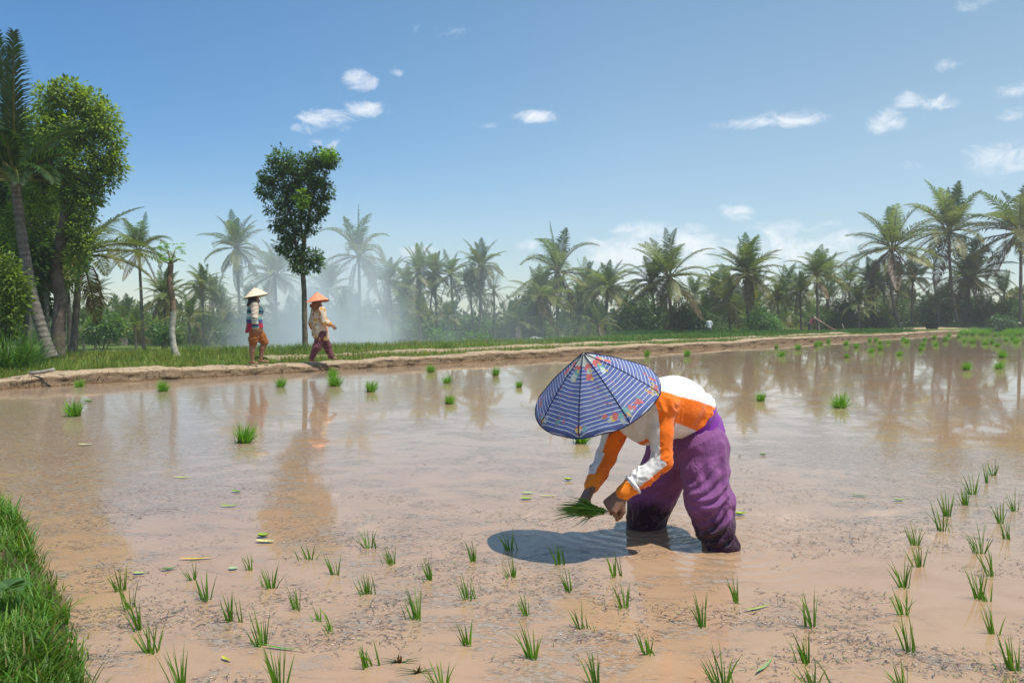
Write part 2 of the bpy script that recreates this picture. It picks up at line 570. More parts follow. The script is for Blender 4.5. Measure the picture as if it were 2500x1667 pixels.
sv = np.unique(np.concatenate([np.arange(-60, 130, 1.0), [-2500, -1200, -600, -300, -150, -90], [150, 190, 260, 400, 700, 1300, 2500]]))
qv = np.unique(np.concatenate([[-2500, -1000, -400, -200, -120, -90, -70, -50, -35, -20, -10, -5, -2, -1, 0.0], np.arange(0.3, 6, 0.3), np.arange(6, 45, 1.0), [50, 60, 80, 110, 160, 300, 700, 1500, 3000]]))
S, Q = np.meshgrid(sv, qv, indexing="ij")
X, Y = xy(S, Q)
Z = terrain(X, Y)
vv = np.stack([X, Y, Z], -1).reshape(-1, 3)
vv[:, 2] += (fbm(vv * 0.5, 3) - 0.5) * 0.07 * (Q.ravel() > 1.4) * (Q.ravel() < 60)
ns, nq = len(sv), len(qv)
I = np.arange(ns * nq).reshape(ns, nq)
gq = np.stack([I[:-1, :-1], I[1:, :-1], I[1:, 1:], I[:-1, 1:]], -1).reshape(-1, 4)
m, nt, out = mat("field_ground"); n = N(nt); p = n.pos()
a = n.noise(p, 0.35, 5, 0.6); b = n.noise(p, 5.0, 4, 0.65)
c = n.ramp(b, [(0.25, (0.05, 0.085, 0.016)), (0.55, (0.095, 0.15, 0.026)), (0.8, (0.16, 0.175, 0.05))])
c = n.mix(n.mr(a, 0.56, 0.7), c, (0.23, 0.17, 0.09))
n.ln(n.bsdf(c, 0.95, 0.1, n.bump(b, 0.05)), out.inputs[0])
tag(link("ground", mk_mesh("ground", vv, [gq], mat=m)), "green field ground beyond the earth path", None, None, "structure")

# ------------------------------------------------------------------ paddy water
m, nt, out = mat("muddy_water"); n = N(nt); p = n.pos()
big = n.noise(p, 0.45, 4, 0.55, 0.4)
mid = n.noise(n.mapv(p, (1.0, 1.5, 1)), 2.6, 5, 0.62, 0.8)
fine = n.noise(n.mapv(p, (13, 30, 1), (0, 0, 0.25)), 1.0, 5, 0.7, 1.4)
fine2 = n.noise(n.mapv(p, (40, 62, 1), (0, 0, -0.3)), 1.0, 4, 0.7, 0.8)
mud = n.mix(n.mr(mid, 0.3, 0.75), (0.385, 0.253, 0.152), (0.345, 0.212, 0.118))
mud = n.mix(n.math("MULTIPLY", n.mr(big, 0.5, 0.72), 0.55), mud, (0.31, 0.165, 0.072))
# floating film: fine dull streaks gathered in drifts, thickest by the left shore and beyond the worker
wx = n.new("ShaderNodeSeparateXYZ"); n.ln(p, wx.inputs[0])
shore = n.math("ADD", n.math("MULTIPLY", n.mr(wx.outputs[0], -0.8, -4.5), .11), n.math("MULTIPLY", n.mr(n.vmath("DISTANCE", p, (3.6, 6.6, 0.0)), 2.6, .6), .08))
drift = n.mr(n.math("ADD", shore, n.math("ADD", n.math("MULTIPLY", big, 0.55), n.math("MULTIPLY", mid, 0.55))), 0.515, 0.65)
film = n.math("MULTIPLY", n.mr(fine, 0.47, 0.60), drift)
film2 = n.math("MULTIPLY", n.mr(fine2, 0.53, 0.66), n.math("ADD", n.math("MULTIPLY", drift, 0.8), 0.06))
c = n.mix(n.math("MULTIPLY", film, 0.80), mud, (0.128, 0.102, 0.088))
c = n.mix(n.math("MULTIPLY", film2, 0.75), c, (0.44, 0.41, 0.36))
vo = n.voro(n.mapv(p, (1, 1.3, 1)), 24.0)
dots = n.math("MULTIPLY", n.mr(vo.outputs["Distance"], 0.16, 0.08), n.math("MULTIPLY", n.mr(n.noise(p, 7.0, 2), 0.5, 0.62), drift))
c = n.mix(n.math("MULTIPLY", dots, 0.8), c, (0.62, 0.56, 0.48))
rough = n.math("ADD", 0.02, n.math("MULTIPLY", n.math("MAXIMUM", film, n.math("MAXIMUM", film2, dots)), 0.07))
# rings around the two wading legs, fading outward
h = n.math("MULTIPLY", n.noise(n.mapv(p, (5, 9, 1)), 1.0, 3, 0.5, 0.5), 0.35)
for (lx, ly) in ((1.08, 4.19), (0.79, 4.62)):
    r = n.vmath("DISTANCE", p, (lx, ly, 0.0))
    ring = n.math("SINE", n.math("ADD", n.math("MULTIPLY", r, 62.0), n.math("MULTIPLY", mid, 9.0)))
    h = n.math("ADD", h, n.math("MULTIPLY", ring, n.mr(r, 0.85, 0.05, 0.0, 5.0)))
hz = n.math("ADD", h, n.math("MULTIPLY", n.math("ADD", film, film2), 0.25))
nb = n.bump(hz, 0.0016, 0.22)
# matted scum breaks the mirror of the water
gr = n.noise(n.mapv(p, (7, 20, 1), (0, 0, 0.1)), 1.0, 5, 0.72, 1.0)
matt = n.math("MULTIPLY", n.mr(gr, .47, .57), n.mr(drift, .05, .8))
c = n.mix(n.math("MULTIPLY", matt, .72), c, n.mix(n.mr(fine, .42, .56), (0.135, 0.105, 0.078), (0.33, 0.29, 0.235)))
specl = n.math("MULTIPLY", .5, n.math("SUBTRACT", 1.0, n.math("MULTIPLY", n.math("MAXIMUM", matt, n.math("MAXIMUM", film, film2)), .80)))
n.ln(n.bsdf(c, rough, specl, nb, IOR=1.333), out.inputs[0])
wsq = [(-40, -110), (140, -110), (140, 0.32), (-40, 0.32)]
wv = np.array([[*xy(s, q), 0.0] for s, q in wsq])
wa = tag(link("water", mk_mesh("water", wv, [np.array([[0, 1, 2, 3]])], mat=m, smooth=False)), "shallow muddy brown water of the flooded rice paddy", None, None, "structure")

# ------------------------------------------------------------------ earth paths (dykes between the paddies)
m, nt, out = mat("dry_earth"); n = N(nt); p = n.pos()
sep = n.new("ShaderNodeSeparateXYZ"); n.ln(p, sep.inputs[0]); zz = sep.outputs[2]
a = n.noise(p, 2.2, 5, 0.65, 0.3); b = n.noise(p, 22.0, 5, 0.7)
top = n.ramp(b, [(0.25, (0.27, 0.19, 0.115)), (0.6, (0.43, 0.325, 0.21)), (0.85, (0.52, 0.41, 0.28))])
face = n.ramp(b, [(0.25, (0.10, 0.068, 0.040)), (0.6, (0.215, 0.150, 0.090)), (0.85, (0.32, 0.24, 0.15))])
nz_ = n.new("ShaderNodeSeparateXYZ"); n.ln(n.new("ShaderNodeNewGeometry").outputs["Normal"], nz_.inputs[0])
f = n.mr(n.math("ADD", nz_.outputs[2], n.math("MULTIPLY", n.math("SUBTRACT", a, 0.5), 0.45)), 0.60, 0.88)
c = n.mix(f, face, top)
wv_ = n.new("ShaderNodeTexNoise"); n.ln(p, wv_.inputs["Vector"]); wv_.inputs["Scale"].default_value = 6.0; wv_.inputs["Detail"].default_value = 3
wp = n.vmath("ADD", n.mapv(p, (1, 1, 0.7)), n.vmath("SCALE", wv_.outputs["Color"], None, .16))
cr = n.voro(wp, 8.5, "DISTANCE_TO_EDGE")
crk = n.mr(n.math("ADD", cr.outputs["Distance"], n.math("MULTIPLY", n.math("SUBTRACT", b, 0.5), 0.12)), 0.05, 0.0)
crk = n.math("MULTIPLY", n.math("MULTIPLY", crk, n.mr(zz, 0.27, 0.2)), n.mr(a, .38, .62))
c = n.mix(n.math("MULTIPLY", crk, 0.75), c, (0.05, 0.033, 0.02))
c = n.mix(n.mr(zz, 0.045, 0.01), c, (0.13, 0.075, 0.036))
hh = n.math("SUBTRACT", n.math("ADD", n.math("MULTIPLY", a, 0.5), n.math("MULTIPLY", b, 0.5)), crk)
n.ln(n.bsdf(c, 0.95, 0.12, n.bump(hh, 0.035)), out.inputs[0])
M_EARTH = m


def dyke(name, s0, s1, prof, label, q0=None, seed=1, jag=0.06):
    """A long bank of earth; prof: (q, z) cross-section points."""
    sv = [s0]
    while sv[-1] < s1:
        sv.append(sv[-1] + max(0.10, 0.006 * (max(sv[-1], 0) + 12)))
    sv = np.array(sv); pr = np.array(prof); k = 3
    tq = np.interp(np.linspace(0, len(pr) - 1, (len(pr) - 1) * k + 1), np.arange(len(pr)), pr[:, 0])
    tz = np.interp(np.linspace(0, len(pr) - 1, (len(pr) - 1) * k + 1), np.arange(len(pr)), pr[:, 1])
    S, Qq = np.meshgrid(sv, tq, indexing="ij"); Zz = np.tile(tz, (len(sv), 1)) * np.interp(sv, [-12, 0, 12], [.58, .80, .88])[:, None]
    path = np.zeros_like(sv) if q0 is None else q0(sv)
    Pn = np.stack([S.ravel(), Qq.ravel() * 1.0, Zz.ravel() * 2], 1)
    n1 = fbm(Pn * V(1.5, 1.5, 2.5), seed, 4) - 0.5; n2 = fbm(Pn * V(7, 6, 7), seed + 9, 2) - 0.5; n3 = fbm(np.stack([S.ravel() * 0.35, 0 * n1, 0 * n1], 1), seed + 3, 2) - 0.5
    wgt = sstep(Zz.ravel(), -0.1, 0.2)
    q = Qq.ravel() + np.repeat(path, len(tq)) + (n1 * jag * 2.2 + n2 * jag * 2.2) + n3 * 0.35
    z = Zz.ravel() + (n1 * 0.10 + n2 * 0.05 + n3 * 0.10) * wgt
    x, y = xy(S.ravel(), q)
    I = np.arange(len(x)).reshape(len(sv), len(tq))
    f = np.stack([I[:-1, :-1], I[1:, :-1], I[1:, 1:], I[:-1, 1:]], -1).reshape(-1, 4)
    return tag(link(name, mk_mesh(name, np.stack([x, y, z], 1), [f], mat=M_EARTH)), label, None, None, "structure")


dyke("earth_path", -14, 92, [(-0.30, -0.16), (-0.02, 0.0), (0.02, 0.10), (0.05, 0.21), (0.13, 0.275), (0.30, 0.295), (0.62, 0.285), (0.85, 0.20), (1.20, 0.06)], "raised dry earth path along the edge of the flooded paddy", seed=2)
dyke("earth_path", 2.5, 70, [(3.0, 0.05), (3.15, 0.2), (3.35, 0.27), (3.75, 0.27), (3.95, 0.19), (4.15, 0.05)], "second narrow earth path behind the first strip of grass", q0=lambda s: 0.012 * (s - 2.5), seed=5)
# the far end of the paddy
fe = []
rows = 160
for i in range(rows + 1):
    x = 38 + i * 0.7
    for (dy, z) in ((-1.0, -0.3), (-0.5, 0.0), (-0.3, 0.3), (0.0, 0.42), (0.9, 0.48), (1.7, 0.36)):
        fe.append((x, 84 + dy + 1.2 * math.sin(x * 0.13), z))
fe = np.array(fe); fe[:, 1] += (fbm(fe * 0.6, 8) - 0.5) * 1.0; fe[:, 2] += (fbm(fe * 0.8, 4) - 0.5) * 0.25 * (fe[:, 2] > 0)
I = np.arange(len(fe)).reshape(rows + 1, 6)
f = np.stack([I[:-1, :-1], I[1:, :-1], I[1:, 1:], I[:-1, 1:]], -1).reshape(-1, 4)
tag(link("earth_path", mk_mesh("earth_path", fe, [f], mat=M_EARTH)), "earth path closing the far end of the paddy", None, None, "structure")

# near bank at the lower left
bank = np.array([(-0.80, 1.7), (-1.18, 2.2), (-1.47, 2.66), (-1.92, 3.3), (-2.50, 4.09), (-2.95, 4.64), (-3.5, 5.16), (-4.3, 5.8), (-5.7, 7.2), (-8.2, 9.0), (-10.6, 11.2), (-11.6, 14.0), (-11.8, 17)])
t = np.linspace(0, len(bank) - 1, 260)
bx = np.interp(t, np.arange(len(bank)), bank[:, 0]); by = np.interp(t, np.arange(len(bank)), bank[:, 1])
for _ in range(12):
    bx[1:-1] = (bx[:-2] + bx[1:-1] * 2 + bx[2:]) / 4; by[1:-1] = (by[:-2] + by[1:-1] * 2 + by[2:]) / 4
tx, ty = np.gradient(bx), np.gradient(by); L = np.hypot(tx, ty); nxb, nyb = -ty / L, tx / L     # to the left of the way
prof = [(-0.25, -0.2), (-0.05, -0.05), (0.0, 0.02), (0.05, 0.10), (0.14, 0.17), (0.35, 0.21), (0.8, 0.23), (1.6, 0.25), (3.0, 0.26), (6.0, 0.28)]
bv = np.array([(bx[i] + nxb[i] * o, by[i] + nyb[i] * o, z) for i in range(len(bx)) for o, z in prof])
bv[:, 0] += (fbm(bv * 4, 21) - 0.5) * 0.12; bv[:, 1] += (fbm(bv * 4, 22) - 0.5) * 0.12; bv[:, 2] += (fbm(bv * 5, 23) - 0.5) * 0.10 * (bv[:, 2] > 0)
I = np.arange(len(bv)).reshape(len(bx), len(prof))
f = np.stack([I[:-1, :-1], I[1:, :-1], I[1:, 1:], I[:-1, 1:]], -1).reshape(-1, 4)
m, nt, out = mat("damp_soil"); n = N(nt); p = n.pos(); b = n.noise(p, 14, 5, 0.65)
n.ln(n.bsdf(n.ramp(b, [(0.3, (0.035, 0.026, 0.014)), (0.7, (0.12, 0.085, 0.045))]), 0.9, 0.15, n.bump(b, 0.03)), out.inputs[0])
tag(link("bank", mk_mesh("bank", bv, [f], mat=m)), "low soil bank at the near edge of the paddy", None, None, "structure")

# ================================================================== grass
def green(nn, base=(0.075, 0.17, 0.018), var=0.35, dry=0.08):
    c = np.tile(np.array(base), (nn, 1)) * (1 + rng.uniform(-var, var, (nn, 1)))
    c[:, 0] *= 1 + rng.uniform(-0.25, 0.45, nn)
    d = rng.random(nn) < dry
    c[d] = np.array((0.28, 0.21, 0.08)) * rng.uniform(0.6, 1.2, (d.sum(), 1))
    return c


# bank grass
nb_ = 74000
k = (rng.random(nb_) ** 1.2 * 135).astype(int)
off = rng.random(nb_) ** 1.3 * 2.6 + 0.02
px = bx[k] + nxb[k] * off + rng.normal(0, .03, nb_); py = by[k] + nyb[k] * off + rng.normal(0, .03, nb_)
clump = fbm(np.stack([px * 2.2, py * 2.2, 0 * px], 1), 31)
pz = np.interp(off, [o for o, _ in prof], [z for _, z in prof]) - 0.03
hh = (0.04 + 0.12 * clump ** 1.5) * rng.uniform(0.5, 1.5, nb_)
az = np.where(rng.random(nb_) < 0.5, rng.uniform(0, 6.28, nb_), rng.normal(-0.5, 0.8, nb_))
A = Acc()
g = green(nb_, (0.085, 0.20, 0.020), 0.4, 0.07)
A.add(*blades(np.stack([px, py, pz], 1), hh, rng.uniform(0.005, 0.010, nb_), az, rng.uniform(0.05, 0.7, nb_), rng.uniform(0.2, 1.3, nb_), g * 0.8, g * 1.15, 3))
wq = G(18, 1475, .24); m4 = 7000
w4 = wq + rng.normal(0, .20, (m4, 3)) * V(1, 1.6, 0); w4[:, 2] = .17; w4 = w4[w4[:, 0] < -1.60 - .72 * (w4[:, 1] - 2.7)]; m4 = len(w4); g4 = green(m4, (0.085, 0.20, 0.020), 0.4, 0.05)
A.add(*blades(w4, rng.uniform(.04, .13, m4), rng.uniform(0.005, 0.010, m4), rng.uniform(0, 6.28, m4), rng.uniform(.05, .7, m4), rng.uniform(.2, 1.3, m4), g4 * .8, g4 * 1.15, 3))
# coarse long leaves in tufts
nt_ = 62
for i in range(nt_):
    kk = int(rng.random() ** 1.6 * 120); o = rng.uniform(0.05, 0.9)
    c0 = V(bx[kk] + nxb[kk] * o, by[kk] + nyb[kk] * o, 0.14)
    m_ = rng.integers(14, 34)
    ps = c0 + rng.normal(0, 0.035, (m_, 3)) * V(1, 1, 0)
    gg = green(m_, (0.095, 0.225, 0.022), 0.3, 0.05)
    A.add(*blades(ps, rng.uniform(0.09, 0.20, m_), rng.uniform(0.007, 0.014, m_), rng.uniform(0, 6.28, m_), rng.uniform(0.1, 0.6, m_), rng.uniform(0.4, 1.5, m_), gg * 0.85, gg * 1.2, 5))
tag(link("grass", A.mesh("grass", M_GRASS, False)), "long fresh green grass covering the near bank at the lower left", "grass", None, "stuff")

# field grass beyond the path
def strip(nn, s0, s1, q0, q1, pw=1.0, h=(0.10, 0.22), base=(0.20, 0.275, 0.045), patch=0.35, dry=0.06):
    s = s0 + (s1 - s0) * rng.random(nn) ** pw; q = rng.uniform(q0, q1, nn)
    x, y = xy(s, q)
    keep = fbm(np.stack([x * 0.9, y * 0.9, 0 * x], 1), 41) > patch
    x, y, s, q = x[keep], y[keep], s[keep], q[keep]; nn = len(x)
    z = terrain(x, y) - 0.02
    wd = 0.008 + 0.00055 * y
    hh = rng.uniform(h[0], h[1], nn) * (0.6 + 0.9 * fbm(np.stack([x * 1.5, y * 1.5, 0 * x], 1), 42))
    gg = green(nn, base, 0.35, dry)
    return blades(np.stack([x, y, z], 1), hh, wd, rng.uniform(0, 6.28, nn), rng.uniform(0, 0.5, nn), rng.uniform(0, 0.7, nn), gg * 0.75, gg * 1.2, 2, rng.normal(0, 0.5, nn))


A = Acc()
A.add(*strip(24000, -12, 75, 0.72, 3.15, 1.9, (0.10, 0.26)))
A.add(*strip(17000, -12, 7, 0.8, 12, 1.0, (0.08, 0.2), patch=0.25))
A.add(*strip(20000, 0, 80, 4.2, 14, 1.6, (0.12, 0.3), patch=0.38))
A.add(*strip(9000, 20, 85, 4.5, 9, 1.0, (0.2, 0.38), (0.06, 0.19, 0.015), 0.42, 0.0))
A.add(*strip(1500, -12, 40, 0.15, 1.0, 1.5, (0.04, 0.12), patch=0.56))
A.add(*strip(900, -12, 60, -0.03, 0.12, 1.5, (0.05, 0.14), patch=0.5))
# fringe at the far end
x = rng.uniform(36, 95, 7000); y = 84.6 + rng.random(7000) ** 1.5 * 12; z = np.full(7000, 0.40)
gg = green(7000, (0.06, 0.15, 0.016), 0.35, 0.02)
A.add(*blades(np.stack([x, y, z], 1), rng.uniform(0.2, 0.55, 7000), 0.06, rng.uniform(0, 6.28, 7000), rng.uniform(0, 0.5, 7000), rng.uniform(0, 0.8, 7000), gg * 0.7, gg * 1.1, 2, rng.normal(0, 0.5, 7000)))
tag(link("grass", A.mesh("grass", M_GRASS, False)), "short bright green grass of the field beyond the earth path", "grass", None, "stuff")
# ================================================================== the woman planting rice
def Z5(a, b, d): return P(1200 + a / 2.6129, 800 + b / 2.6129, d)


def bend_noise(v, nrm, amp, freq, stretch, seed, sharp=2.0):
    """Cloth folds: ridged noise, stretched along a direction."""
    d, kf = stretch
    d = unit(d)
    along = (v @ d)[:, None] * d
    p = (v - along) * freq + along * freq * kf
    p = p + (fbm(v * freq * 0.5, seed + 50, 2)[:, None] - 0.5) * 1.2
    r = 1 - np.abs(2 * vnoise(p, seed) - 1)
    return v + nrm * ((r ** sharp - 0.4) * amp)[:, None]


woman = thing("person", "woman bent over planting rice in a striped hat, orange and white jersey, purple trousers", "person", G(1640, 1325))
inv = Vector(woman.location)


def wpart(name, me, parent=woman):
    o = link(name, me, parent)
    o.matrix_parent_inverse = Matrix.Translation(-inv) if parent is woman else Matrix()
    return o


S1 = Z5(1075, 485, 4.07); S2w = Z5(830, 560, 4.31)
E1 = Z5(1088, 850, 4.03); W1 = Z5(842, 1052, 4.00)
E2 = Z5(728, 830, 4.25); W2 = Z5(640, 1005, 4.12)
HIP = Z5(1265, 715, 4.42); WAI = Z5(1235, 600, 4.38); MID = Z5(1150, 500, 4.27); CHE = Z5(975, 500, 4.20); NEC = Z5(850, 470, 4.12)
H1 = Z5(1352, 775, 4.28); K1 = Z5(1392, 1110, 4.18); B1 = Z5(1446, 1350, 4.19)
H2 = Z5(1160, 770, 4.50); K2 = Z5(1020, 1080, 4.60); B2 = Z5(992, 1240, 4.62)
A1 = B1 + V(0.0, 0, -0.26); A2 = B2 + V(0.0, 0, -0.26)
HEADC = Z5(720, 455, 4.08)
FACE = unit(V(-0.62, -0.35, -0.70))          # where the face looks: down to the hands
LAT = unit(V(-0.57, 0.82, 0))                # across her hips, towards the far side

# ---- body: one continuous skin surface
lo = V(0.0, 3.7, -0.28); hi = V(1.35, 4.95, 1.2)
b = Field(V(0.0, 3.80, -0.26), V(1.32, 4.86, 1.12), 0.0046)
b.chain([HIP, WAI, MID, CHE], [.14, .125, .13, .125], .05)
b.cap(CHE, S1, .08, .055, .05); b.cap(CHE, S2w, .08, .055, .05)
b.cap(CHE, NEC, .075, .052, .04); b.cap(NEC, HEADC, .05, .055, .03)
up = unit(np.cross(np.cross(FACE, V(0, 0, 1)), FACE)); sd = np.cross(FACE, up)
b.ell(HEADC, V(.092, .074, .112), .02, [FACE, sd, up])
b.ell(HEADC + FACE * .03 - up * .065, V(.06, .052, .05), .03, [FACE, sd, up])         # jaw
b.cap(HEADC + FACE * .088 + up * .012, HEADC + FACE * .112 - up * .026, .010, .015, .012)   # nose
b.cap(HEADC + FACE * .084 - up * .055 - sd * .02, HEADC + FACE * .084 - up * .055 + sd * .02, .009, .009, .008)   # mouth
for e in (-1, 1):
    b.ell(HEADC + FACE * .08 + up * .008 + sd * .03 * e, V(.014, .016, .011), .006, [FACE, sd, up])
    b.ell(HEADC + sd * .074 * e - up * .008, V(.022, .010, .032), .008, [FACE, sd, up])
b.chain([S1, E1, W1], [.052, .043, .029], .02); b.chain([S2w, E2, W2], [.052, .043, .029], .02)
b.cap(HIP, H1, .12, .11, .06); b.chain([H1, K1, A1], [.105, .075, .05], .03)
b.cap(HIP, H2, .12, .11, .06); b.chain([H2, K2, A2], [.105, .075, .05], .03)
fw1 = unit(Z5(716, 1186, 3.985) - W1); fw2 = unit(Z5(585, 1130, 4.05) - W2)
hand(b, W1 + fw1 * .012, fw1, V(-.30, -.85, .45), 1.08, 2.3, 1.0, 1.0)
hand(b, W2 + fw2 * .012, fw2, V(-.75, -.25, .45), 1.08, 1.05, 1.0, -1.0)
vv, qq = b.extract(); vv = relax(vv, qq, 1)
c = np.tile(V(.225, .112, .066), (len(vv), 1)) * (0.86 + 0.28 * fbm(vv * 40, 5)[:, None])
wpart("body", mk_mesh("body", vv, [qq], c, mat=M_SKIN))

# ---- jersey
f = Field(V(0.0, 3.80, 0.05), V(1.32, 4.86, 1.12), 0.0055)
WA2 = Z5(1322, 572, 4.40)
f.chain([WA2, MID, CHE], [.128, .152, .142], .05, LAT, 1.06)
f.ell(Z5(1010, 600, 4.20), V(.15, .13, .115), .05)
f.cap(CHE, S1, .12, .076, .06); f.cap(CHE, S2w, .12, .08, .06); f.cap(CHE, NEC, .11, .075, .05)
f.chain([S1, (S1 + E1) / 2, E1], [.072, .058, .052], .03); f.chain([E1, (E1 + W1) / 2, W1], [.052, .047, .037], .025)
f.chain([S2w, (S2w + E2) / 2, E2], [.072, .058, .052], .03); f.chain([E2, (E2 + W2) / 2, W2], [.052, .047, .037], .025)
f.cap(W1 - fw1 * .0, W1 + unit(E1 - W1) * .055, .041, .0445, .004); f.cap(W2, W2 + unit(E2 - W2) * .055, .041, .0445, .004)
HEM = Z5(1272, 570, 4.40); HN = unit(V(.72, .20, -.66))
f.cut(HEM, HN)
vv, qq = f.extract(); vv = relax(vv, qq, 2)
nr = normals(vv, qq)


def seg_t(v, a, b_):
    ab = b_ - a; t = ((v - a) @ ab) / ab.dot(ab)
    return t, np.linalg.norm(v - a - np.clip(t, 0, 1)[:, None] * ab, axis=1)


ta, da = seg_t(vv, S1, E1); tb, db = seg_t(vv, E1, W1); tc, dc = seg_t(vv, S2w, E2); td, dd = seg_t(vv, E2, W2)
tt = np.min(np.stack([np.linalg.norm(vv - ((1 - k) * WA2 + k * CHE), axis=1) for k in np.linspace(0, 1, 9)]), axis=0)
on1 = ((da < .085) & (ta > .16)) | (db < .075); on2 = ((dc < .085) & (tc > .16)) | (dd < .075)
arm = on1 | on2
# creases: across the sleeves and slantwise over the waist
for (a0, b0, msk, am) in ((S1, E1, on1 & (da < db), .007), (E1, W1, on1 & (db <= da), .010), (S2w, E2, on2 & (dc < dd), .006), (E2, W2, on2 & (dd <= dc), .009)):
    dv = unit(np.cross(b0 - a0, V(0, 1, 0)) + V(0, .3, 0.25))
    v2 = bend_noise(vv, nr, am, 34, (dv, .18), 11, 1.8)
    t_, _ = seg_t(vv, a0, b0)
    wgt = (msk * sstep(t_, 0.0, .3) * (1 - sstep(t_, .78, .9)) if a0 is not S1 and a0 is not S2w else msk * sstep(t_, .45, .9))
    vv = vv + (v2 - vv) * wgt[:, None]
ax = unit(CHE - WA2)
tw = ((vv - WA2) @ ax) / np.linalg.norm(CHE - WA2)
v2 = bend_noise(vv, nr, .030, 12, (unit(V(.25, 0, 1) + LAT * .4), .22), 17, 1.6)
vv = vv + (v2 - vv) * ((~arm) * (1 - sstep(tw, -.1, .75)) * .9 + (~arm) * .28)[:, None]
nr = normals(vv, qq)
v2 = bend_noise(vv, nr, .010, 19, (unit(ax + V(0, 0, .25)), .16), 19, 2.2)
vv = vv + (v2 - vv) * ((~arm) * (1 - sstep(tw, .05, .62)))[:, None]
v2 = bend_noise(vv, nr, .012, 20, (unit(V(-.5, 0, 1)), .25), 18, 1.6)
vv = vv + (v2 - vv) * ((~arm) * sstep(tw, .5, .9) * (nr[:, 2] < .5))[:, None]
OR, WH = V(.86, .175, .008), V(.74, .72, .69)
col = np.tile(WH, (len(vv), 1))
# torso: orange side panels between a white back and a white belly
upn = unit(V(0, 0, 1) - ax * ax[2])
rad = vv - (WA2 + np.clip(tw, 0, 1)[:, None] * (CHE - WA2))
hgt = (rad @ upn) / .165 + .12 * (1 - tw)
col[(~arm) & (hgt < .50) & (hgt > -.30 - .15 * (1 - np.clip(tw, 0, 1)))] = OR
col[(~arm) & (tw > .95) & (hgt < .35)] = OR
col[(~arm) & (tw > 1.05) & (hgt < .15)] = WH


def stripe(msk, a0, b0, want, thr):
    d_ = unit(b0 - a0); w_ = unit(want - d_ * np.dot(want, d_))
    t_, _ = seg_t(vv, a0, b0)
    o_ = (vv - a0) @ w_
    col[msk] = WH
    col[msk & (o_ > thr)] = OR


stripe(on1 & (da <= db), S1, E1, V(1, -.25, 0), -.004); stripe(on1 & (db < da), E1, W1, V(.6, -.1, -.8), .021)
stripe(on2 & (dc <= dd), S2w, E2, V(1, -.25, 0), -.020); stripe(on2 & (dd < dc), E2, W2, V(.8, -.2, -.4), -.012)
for (E_, W_, t_, on) in ((E1, W1, tb, on1 & (db < da)), (E2, W2, td, on2 & (dd < dc))):
    col[on & (t_ > .80)] = V(.90, .24, .010)
ns_ = (np.linalg.norm(vv - S1, axis=1) < .125) & ~on1 & ((vv - S1) @ unit(V(1, 0, .35)) > -.035); col[ns_ & (hgt < .50)] = OR
col *= (0.93 + 0.12 * fbm(vv * 30, 3)[:, None])
# mud specks on the forearms
sp = (vnoise(vv * 85, 77) > .80) & (on1 | on2) & ((tb > .1) | (td > .1)) & (vnoise(vv * 12, 78) > .5)
col[sp] = col[sp] * .35 + V(.08, .06, .05)
jersey = wpart("jersey", mk_mesh("jersey", vv, [qq], col, mat=M_CLOTH))
# turned-back white edge above the near cuff
A = Acc(); u_ = unit(E1 - W1); r0 = W1 + u_ * .064; e1 = unit(np.cross(u_, V(0, 1, .2))); e2 = np.cross(u_, e1)
an = np.linspace(0, 2 * math.pi, 40)
A.tube([r0 + (e1 * math.cos(t) + e2 * math.sin(t)) * .047 for t in an], .0085, 8, V(.74, .72, .69), cap=False)
wpart("cuff_fold", A.mesh("cuff_fold", M_CLOTH), jersey)

# ---- trousers
f = Field(V(0.55, 3.95, -0.16), V(1.32, 4.90, 0.95), 0.006)
f.ell(HIP + V(.02, 0, -.01), V(.150, .18, .155), .05)
f.cap(HIP, WAI + V(0, 0, -.03), .142, .125, .05)
f.cap(HIP, H1, .155, .13, .05); f.chain([H1, (H1 + K1) / 2, K1, (K1 + B1) / 2 + V(-.004, 0, 0), B1, A1], [.126, .121, .110, .094, .074, .068], .03)
f.ell(K1 + V(-.045, -.02, .02), V(.085, .09, .10), .04)
f.cap(HIP, H2, .155, .135, .05); f.chain([H2, (H2 + K2) / 2, K2, (K2 + B2) / 2, B2, A2], [.138, .130, .116, .104, .096, .092], .03)
f.ell(B1 + V(.02, -.02, -.02), V(.072, .07, .045), .03)
f.cut(Z5(1300, 640, 4.30), unit(V(-.10, -.15, 1)))
vv, qq = f.extract(); vv = relax(vv, qq, 2)
nr = normals(vv, qq)
low = 1 - sstep(vv[:, 2], .12, .62)
v2 = bend_noise(vv, nr, .036, 7.5, (unit(V(.75, -.2, .62)), .25), 61, 1.7)
vv = vv + (v2 - vv) * (0.18 + .62 * low)[:, None]
nr = normals(vv, qq)
v2 = bend_noise(vv, nr, .016, 17, (unit(V(.55, -.1, .8)), .30), 63, 1.8)
vv = vv + (v2 - vv) * (0.15 + .8 * low)[:, None]
